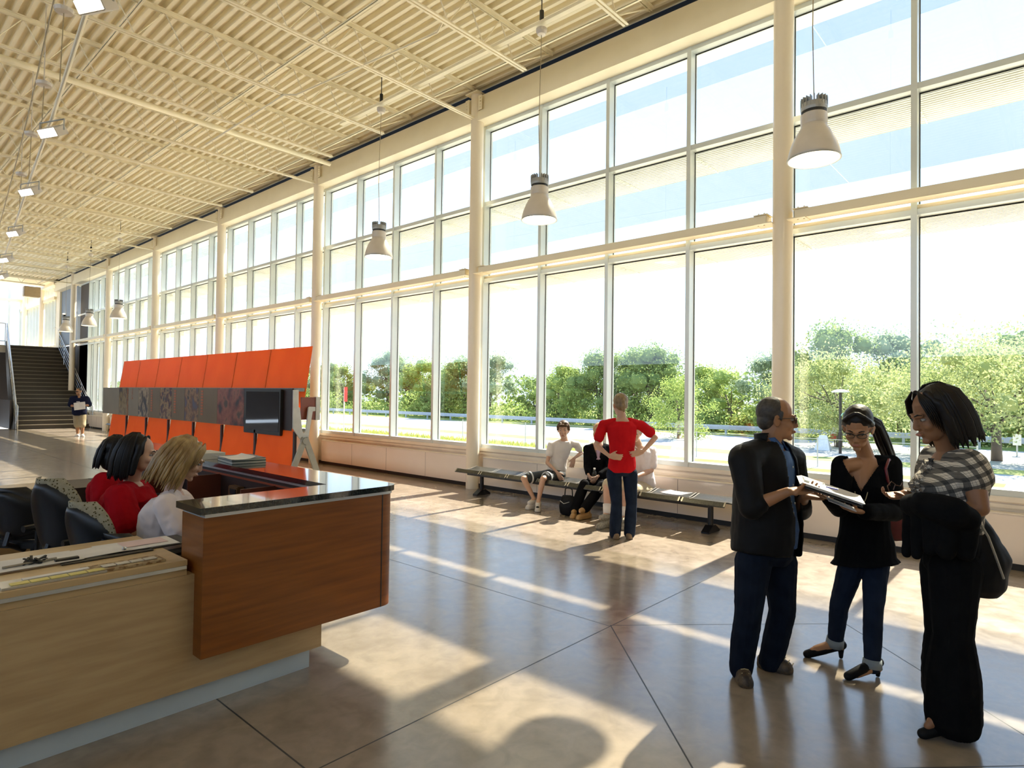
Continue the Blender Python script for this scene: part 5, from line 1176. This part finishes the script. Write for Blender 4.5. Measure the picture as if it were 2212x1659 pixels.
# ---- boy in the white t-shirt
m_wht=mat('white_tshirt',(.72,.68,.64),.85,col2=(.66,.62,.58),scale=6,spec=.1); m_shoew=mat('white_sneaker',(.62,.58,.53),.6)
J=J_(hd=(1217,929,9.62),nb=(1219,948,9.70),Rs=(1191,961,9.66),Ls=(1246,960,9.72),Re=(1182,1000,9.55),Rw=(1203,1020,9.38),Le=(1256,978,9.78),Lw=(1240,990,9.62),
     pel=(1200,1024,9.62),Rh=(1190,1026,9.58),Lh=(1210,1026,9.62),Rk=(1131,1034,9.28),Lk=(1173,1034,9.18),Ra=(1154,1078,9.25),La=(1163,1082,9.10),Rt=(1138,1090,9.13),Lt=(1161,1098,8.96))
F=D_(-.30,-1)
sp=dict(F=F,hF=D_(-.18,-1,-.05),hU=ZU,skin=s_lt,brow=h_brown,hs=1.12,bw=.90,lw=.86,aw=.82,vox=.008,trou=(mat('black_shorts',(.03,.035,.033),.7,col2=(.015,.016,.016),scale=5),0,.012,.80),tname='shorts',shoe=m_shoew,shoew=1.05,waist=.15,
  top=(m_wht,.50,.012,-.0,'t_shirt'),topn=.010,Rhand=dict(d=D_(.5,-.3,-.8),p=D_(.3,1,.2),side=1,curl=.2,spread=1.6),Lhand=dict(d=D_(-.3,-.3,-.9),p=D_(.2,1,0),side=-1,curl=.2,spread=1.6))
t,P,R,HF,HU,sc=person('p','young person in a white t-shirt and black shorts sitting on the bench',(7.6,5.95,0),J,sp)
mop(t,P,R,HF,HU,sc,h_brown)
m_stripe=mat('white_stripe',(.65,.65,.62),.7)
for s in 'RL':
    H,K=J[s+'h'],J[s+'k']; q=H.lerp(K,.78); d=(K-H).normalized(); MB().tube([q-d*.008,q+d*.008],.096,20).build('stripe',m_stripe,t,smooth=False)
    A,T=J[s+'a'],J[s+'t']; d=(T-A); d.z=0; d.normalize(); B=Blob(); B.cap(Vector((A.x,A.y,0))+d*.05+ZU*.08,Vector((A.x,A.y,0))+d*.11+ZU*.06,.034,.026); B.done('shoe_tongue',m_blk2,t,.006,1)
# ---- woman in the black cardigan
m_lil=mat('lilac_top',(.42,.28,.36),.8)
J=J_(hd=(1296,935,9.12),nb=(1292,956,9.2),Rs=(1268,969,9.18),Ls=(1317,969,9.22),Re=(1268,1008,9.12),Rw=(1271,1026,8.92),Le=(1316,1010,9.05),Lw=(1290,1030,8.88),
     pel=(1292,1045,9.2),Rh=(1284,1048,9.18),Lh=(1300,1048,9.2),Rk=(1262,1046,8.80),Lk=(1300,1050,8.72),Ra=(1243,1098,8.66),La=(1268,1092,8.55),Rt=(1236,1110,8.50),Lt=(1247,1108,8.42))
F=D_(-.1,-1)
sp=dict(F=F,hF=D_(.25,-1,-.2),hU=ZU,skin=s_lt,brow=h_blond,hs=1.06,bw=.92,lw=.98,aw=.82,bust=.03,vox=.008,trou=(m_blk,.15,.012,'long'),cuff=.04,shoe=mat('tan_shoe',(.42,.25,.09),.5),waist=.2,
  top=(m_blk,1.75,.014,0,'cardigan'),topcut=lambda c,nb=J['nb'],F=F.normalized():((c-nb).dot(F)>.0 and c.z>nb.z-.26+abs((c-nb).dot(F.cross(ZU)))*3.2),Rhand=dict(d=D_(.35,-.3,-.8),p=D_(1,.3,0),side=1,curl=.7),Lhand=dict(d=D_(-.5,-.2,-.6),p=D_(-.6,.6,0),side=-1,curl=.7))
t,P,R,HF,HU,sc=person('p','person in a black cardigan and black trousers sitting with folded hands',(7.62,5.3,0),J,sp)
mop(t,P,R,HF,HU,sc,mat('reddish_blonde_hair',(.50,.32,.16),.5,col2=(.36,.20,.09),scale=30),long=.05)
S=F.normalized().cross(ZU); B=Blob(); nb=J['nb']; B.loft([(nb-ZU*.24+F.normalized()*.06,.05,.072,S,F.normalized()),(nb-ZU*.10+F.normalized()*.055,.045,.066,S,F.normalized())]); B.done('lilac_top',m_lil,t,.008,2)
# water bottle in her hands, her bag on the floor
c=at(1284,1024,D=8.84); t=thing('water_bottle','small clear water bottle held by the person in the black cardigan','bottle',tuple(c-ZU*.10))
MB().lathe(c-ZU*.10,[(0,0),(.030,0),(.032,.02),(.032,.11),(.028,.13),(.013,.155),(.013,.165)],14).build('bottle_body',glassmat('clear_plastic',(.85,.88,.90),rough=.1),t,smooth=True); MB().lathe(c-ZU*.10,[(0,.165),(.015,.165),(.015,.185),(0,.185)],12).build('cap',m_wht,t)
g_=at(1228,1112,Z=0); t=thing('handbag','black leather handbag standing on the floor by the bench','bag',(g_.x,g_.y,0))
B=Blob(); X=V(0,1,0); Y=V(1,0,0); o=V(g_.x,g_.y,0); B.loft([(o+ZU*.01,.13,.10,X,Y),(o+ZU*.12,.15,.11,X,Y),(o+ZU*.22,.13,.08,X,Y),(o+ZU*.27,.10,.04,X,Y)]); B.done('bag_body',m_blk2,t,.010,3,noise_amp=.01)
MB().tube([o+X*-.07+ZU*.25,o+X*-.06+ZU*.36,o+X*.0+ZU*.39,o+X*.06+ZU*.36,o+X*.07+ZU*.25],.008,6).build('handle',m_blk2,t,smooth=True)
MB().tube([o-Y*.095+X*-.08+ZU*.20,o-Y*.115+ZU*.17,o-Y*.095+X*.08+ZU*.20],.005,6).build('zip',m_trim,t)
# ---- seated man mostly hidden behind the red shirt
m_khaki=mat('khaki_shorts',(.50,.42,.28),.8,scale=8); h_white=mat('white_hair',(.55,.52,.48),.6,scale=40)
J=J_(hd=(1372,936,8.55),nb=(1380,962,8.6),Rs=(1352,976,8.52),Ls=(1408,974,8.66),Re=(1350,1010,8.46),Rw=(1352,1030,8.26),Le=(1407,1016,8.55),Lw=(1372,1030,8.26),
     pel=(1388,1056,8.62),Rh=(1378,1058,8.56),Lh=(1396,1058,8.6),Rk=(1312,1048,8.15),Lk=(1352,1058,8.12),Ra=(1311,1110,8.02),La=(1348,1116,7.98),Rt=(1292,1122,7.86),Lt=(1350,1132,7.80))
F=D_(-.45,-1)
sp=dict(F=F,hF=D_(-.3,-1,-.1),hU=ZU,skin=s_lt,brow=h_white,hs=1.05,bw=1.12,lw=1.05,aw=1.0,belly=.04,vox=.009,face=True,trou=(m_khaki,0,.022,.92),tname='shorts',shoe=mat('grey_trainer',(.20,.18,.14),.7,col2=(.36,.33,.26),scale=50),shoew=1.15,waist=.2,
  top=(mat('white_shirt',(.74,.68,.68),.8,col2=(.66,.60,.61),scale=5,spec=.1),.72,.016,0,'shirt'),topn=.010,Rhand=dict(d=D_(.8,-.2,-.3),p=ZU,side=1,curl=.5),Lhand=dict(d=D_(-.8,-.2,-.2),p=ZU,side=-1,curl=.5))
t,P,R,HF,HU,sc=person('p','person in a white shirt and khaki shorts on the bench behind the red shirt',(7.62,4.35,0),J,sp)
mop(t,P,R,HF,HU,sc,h_white,fringe=False)
for s in 'RL':
    K,A=J[s+'k'],J[s+'a']; MB().tube([A.lerp(K,.34),A.lerp(K,.1),A],[.054,.050,.048],16).build('sock',m_wht,t,smooth=True)
# ---- man in the navy t-shirt in front of the stairs
J=J_(hd=(170,846,22.3),nb=(171,857,22.3),Rs=(157,861,22.2),Ls=(187,861,22.4),Re=(153,876,22.1),Rw=(163,878,21.9),Le=(192,875,22.2),Lw=(180,876,21.95),
     pel=(172,896,22.3),Rh=(166,897,22.3),Lh=(178,897,22.3),Rk=(167,918,22.2),Lk=(178,918,22.2),Ra=(168,938,22.2),La=(178,938,22.2),Rt=(164,943,22.05),Lt=(180,943,22.0))
off=-min(J['Ra'].z,J['La'].z)+.075
F=D_(-.05,-1)
sp=dict(F=F,hF=F,hU=ZU,skin=s_tan,brow=h_brown,hs=1.1,bw=1.28,lw=1.25,aw=1.15,belly=.05,vox=.014,face=False,trou=(mat('tan_cargo_shorts',(.33,.26,.15),.8),0,.010,1.02),tname='shorts',shoe=m_shoew,shoew=1.2,waist=.2,
  top=(mat('navy_tshirt',(.008,.010,.03),.8,spec=.1),.85,.035,-.04,'t_shirt'),Rhand=dict(d=D_(.9,0,0),p=ZU,side=-1,curl=.4),Lhand=dict(d=D_(-.9,0,0),p=ZU,side=1,curl=.4))
t,P,R,HF,HU,sc=person('p','person in a navy t-shirt and tan shorts standing before the staircase',(J['pel'].x,J['pel'].y,0),J,sp)
B=Blob(); B.ell(P(0,-.02,.05),.086,.10,.082,R,HF,HU); B.done('hair',mat('dark_brown_hair',(.04,.022,.012),.6),t,.012,2,cut=lambda c,P=P,HF=HF,HU=HU:(c-P(0,.04,0)).dot(HF)>0 and (c-P(0,0,.09)).dot(HU)<0)
MB().tube([P(-.06,.088,.004),P(0,.10,.004),P(.06,.088,.004)],.014,6).build('sunglasses',m_black,t)
c=J['nb'].lerp(J['pel'],.28)+F.normalized()*.19+D_(.10,0,0); MB().obox(c,D_(1,0,0).normalized(),ZU,F.normalized(),.06,.012,.004).build('chest_lettering',m_wht,t)
c=at(172,877,D=21.82); o=MB().obox(c,D_(1,0,.12).normalized(),D_(-.12,0,1).normalized(),D_(0,1,0).normalized(),.20,.13,.004).build('paper',m_paper); tag(o,'pale sheet of paper held by the person in the navy t-shirt','paper')
# ---- blonde woman at the desk (facing the tall counter)
m_pale=mat('pale_tshirt',(.74,.64,.60),.85,col2=(.68,.58,.54),scale=5,spec=.1)
Ft=V(.97,-.05,0)
J=J_(hd=(404,992,4.14),nb=(372,1062,4.16),Rs=(362,1092,3.98),Ls=(385,1080,4.36),Re=(394,1160,3.95),Rw=(430,1165,4.10),Le=(420,1130,4.40),Lw=(450,1140,4.35),pel=(348,1210,4.16))
hv=(J['Rs']-J['Ls']).normalized(); J['Rh']=J['pel']+hv*.09; J['Lh']=J['pel']-hv*.09
for s in 'RL': J[s+'k']=J[s+'h']+V(.42,0,.02); J[s+'a']=J[s+'k']+V(.02,0,-.40); J[s+'t']=J[s+'a']+V(.15,0,-.06)
dz=.48-J['pel'].z
sp=dict(F=Ft,hF=V(.84,-.36,-.42),hU=V(.40,-.15,.9),skin=s_lt,brow=h_blond,hs=1.10,bw=1.12,lw=1.0,aw=1.05,bust=.04,belly=.03,vox=.006,trou=(m_denimb,0,.01,'long'),shoe=m_blk2,waist=.2,neckw=.95,
  top=(m_pale,.72,.024,-.02,'t_shirt'),topn=.014,Rhand=dict(d=V(1,.1,-.1),p=ZU,side=1,curl=.4),Lhand=dict(d=V(1,0,-.1),p=ZU,side=-1,curl=.4))
t,P,R,HF,HU,sc=person('p','person with shoulder-length blonde hair in a pale t-shirt seated behind the desk',(J['pel'].x,J['pel'].y,0),J,sp)
bob(t,P,R,HF,HU,sc,h_blond,150,-.175,.035,2.3,12,.06,wave=.012,big=1.04,fringe=True)
# ---- dark-haired woman in red
m_red2=mat('red_shirt',(.36,.004,.010),.85,col2=(.30,.003,.007),scale=5,spec=.08)
J=J_(hd=(303,980,4.62),nb=(283,1043,4.66),Rs=(258,1074,4.46),Ls=(302,1062,4.90),Re=(276,1140,4.40),Rw=(330,1165,4.5),Le=(332,1120,4.9),Lw=(370,1130,4.9),pel=(262,1180,4.66))
hv=(J['Rs']-J['Ls']).normalized(); J['Rh']=J['pel']+hv*.09; J['Lh']=J['pel']-hv*.09
for s in 'RL': J[s+'k']=J[s+'h']+V(.40,.05,.02); J[s+'a']=J[s+'k']+V(.02,0,-.42); J[s+'t']=J[s+'a']+V(.15,0,-.06)
sp=dict(F=V(.96,.02,0),hF=V(.80,-.52,-.10),hU=ZU,skin=s_lt,brow=h_black,hs=1.12,bw=1.22,lw=1.1,aw=1.2,bust=.04,belly=.04,vox=.006,trou=(m_blk,0,.01,'long'),shoe=m_blk2,waist=.2,
  top=(m_red2,.8,.028,-.02,'shirt'),topn=.012,Rhand=None,Lhand=None)
t,P,R,HF,HU,sc=person('p','person with chin-length black hair and a red shirt seated behind the desk',(J['pel'].x,J['pel'].y,0),J,sp)
bob(t,P,R,HF,HU,sc,h_black,110,-.165,.012,1.75,15,.08,big=1.03)
e=P(.088,-.004,-.045); b=MB(); Blob.ell(b,e,.007,.007,.007,RT,FW,ZU,10); b.build('earring',mat('pearl',(.8,.78,.7),.2),t,smooth=True)
# ---- third person behind, mostly hidden
J=J_(hd=(262,978,5.25),nb=(245,1025,5.3),Rs=(225,1045,5.1),Ls=(268,1040,5.5),Re=(228,1090,5.05),Rw=(262,1110,5.1),Le=(300,1080,5.5),Lw=(330,1085,5.5),pel=(240,1130,5.3))
hv=(J['Rs']-J['Ls']).normalized(); J['Rh']=J['pel']+hv*.09; J['Lh']=J['pel']-hv*.09
for s in 'RL': J[s+'k']=J[s+'h']+V(.40,.05,.02); J[s+'a']=J[s+'k']+V(.02,0,-.42); J[s+'t']=J[s+'a']+V(.15,0,-.06)
sp=dict(F=V(.96,.02,0),hF=V(.97,-.1,-.10),hU=ZU,skin=s_lt,brow=h_black,hs=1.1,bw=1.22,lw=1.1,aw=1.2,vox=.008,trou=(m_blk,0,.01,'long'),shoe=m_blk2,waist=.2,top=(m_red2,.8,.03,-.02,'shirt'),topn=.012,Rhand=None,Lhand=None)
t,P,R,HF,HU,sc=person('p','person in red with black hair, almost hidden behind the dark-haired one',(J['pel'].x,J['pel'].y,0),J,sp)
bob(t,P,R,HF,HU,sc,h_black,50,-.12,.012,2.0,16,.05,big=1.05)
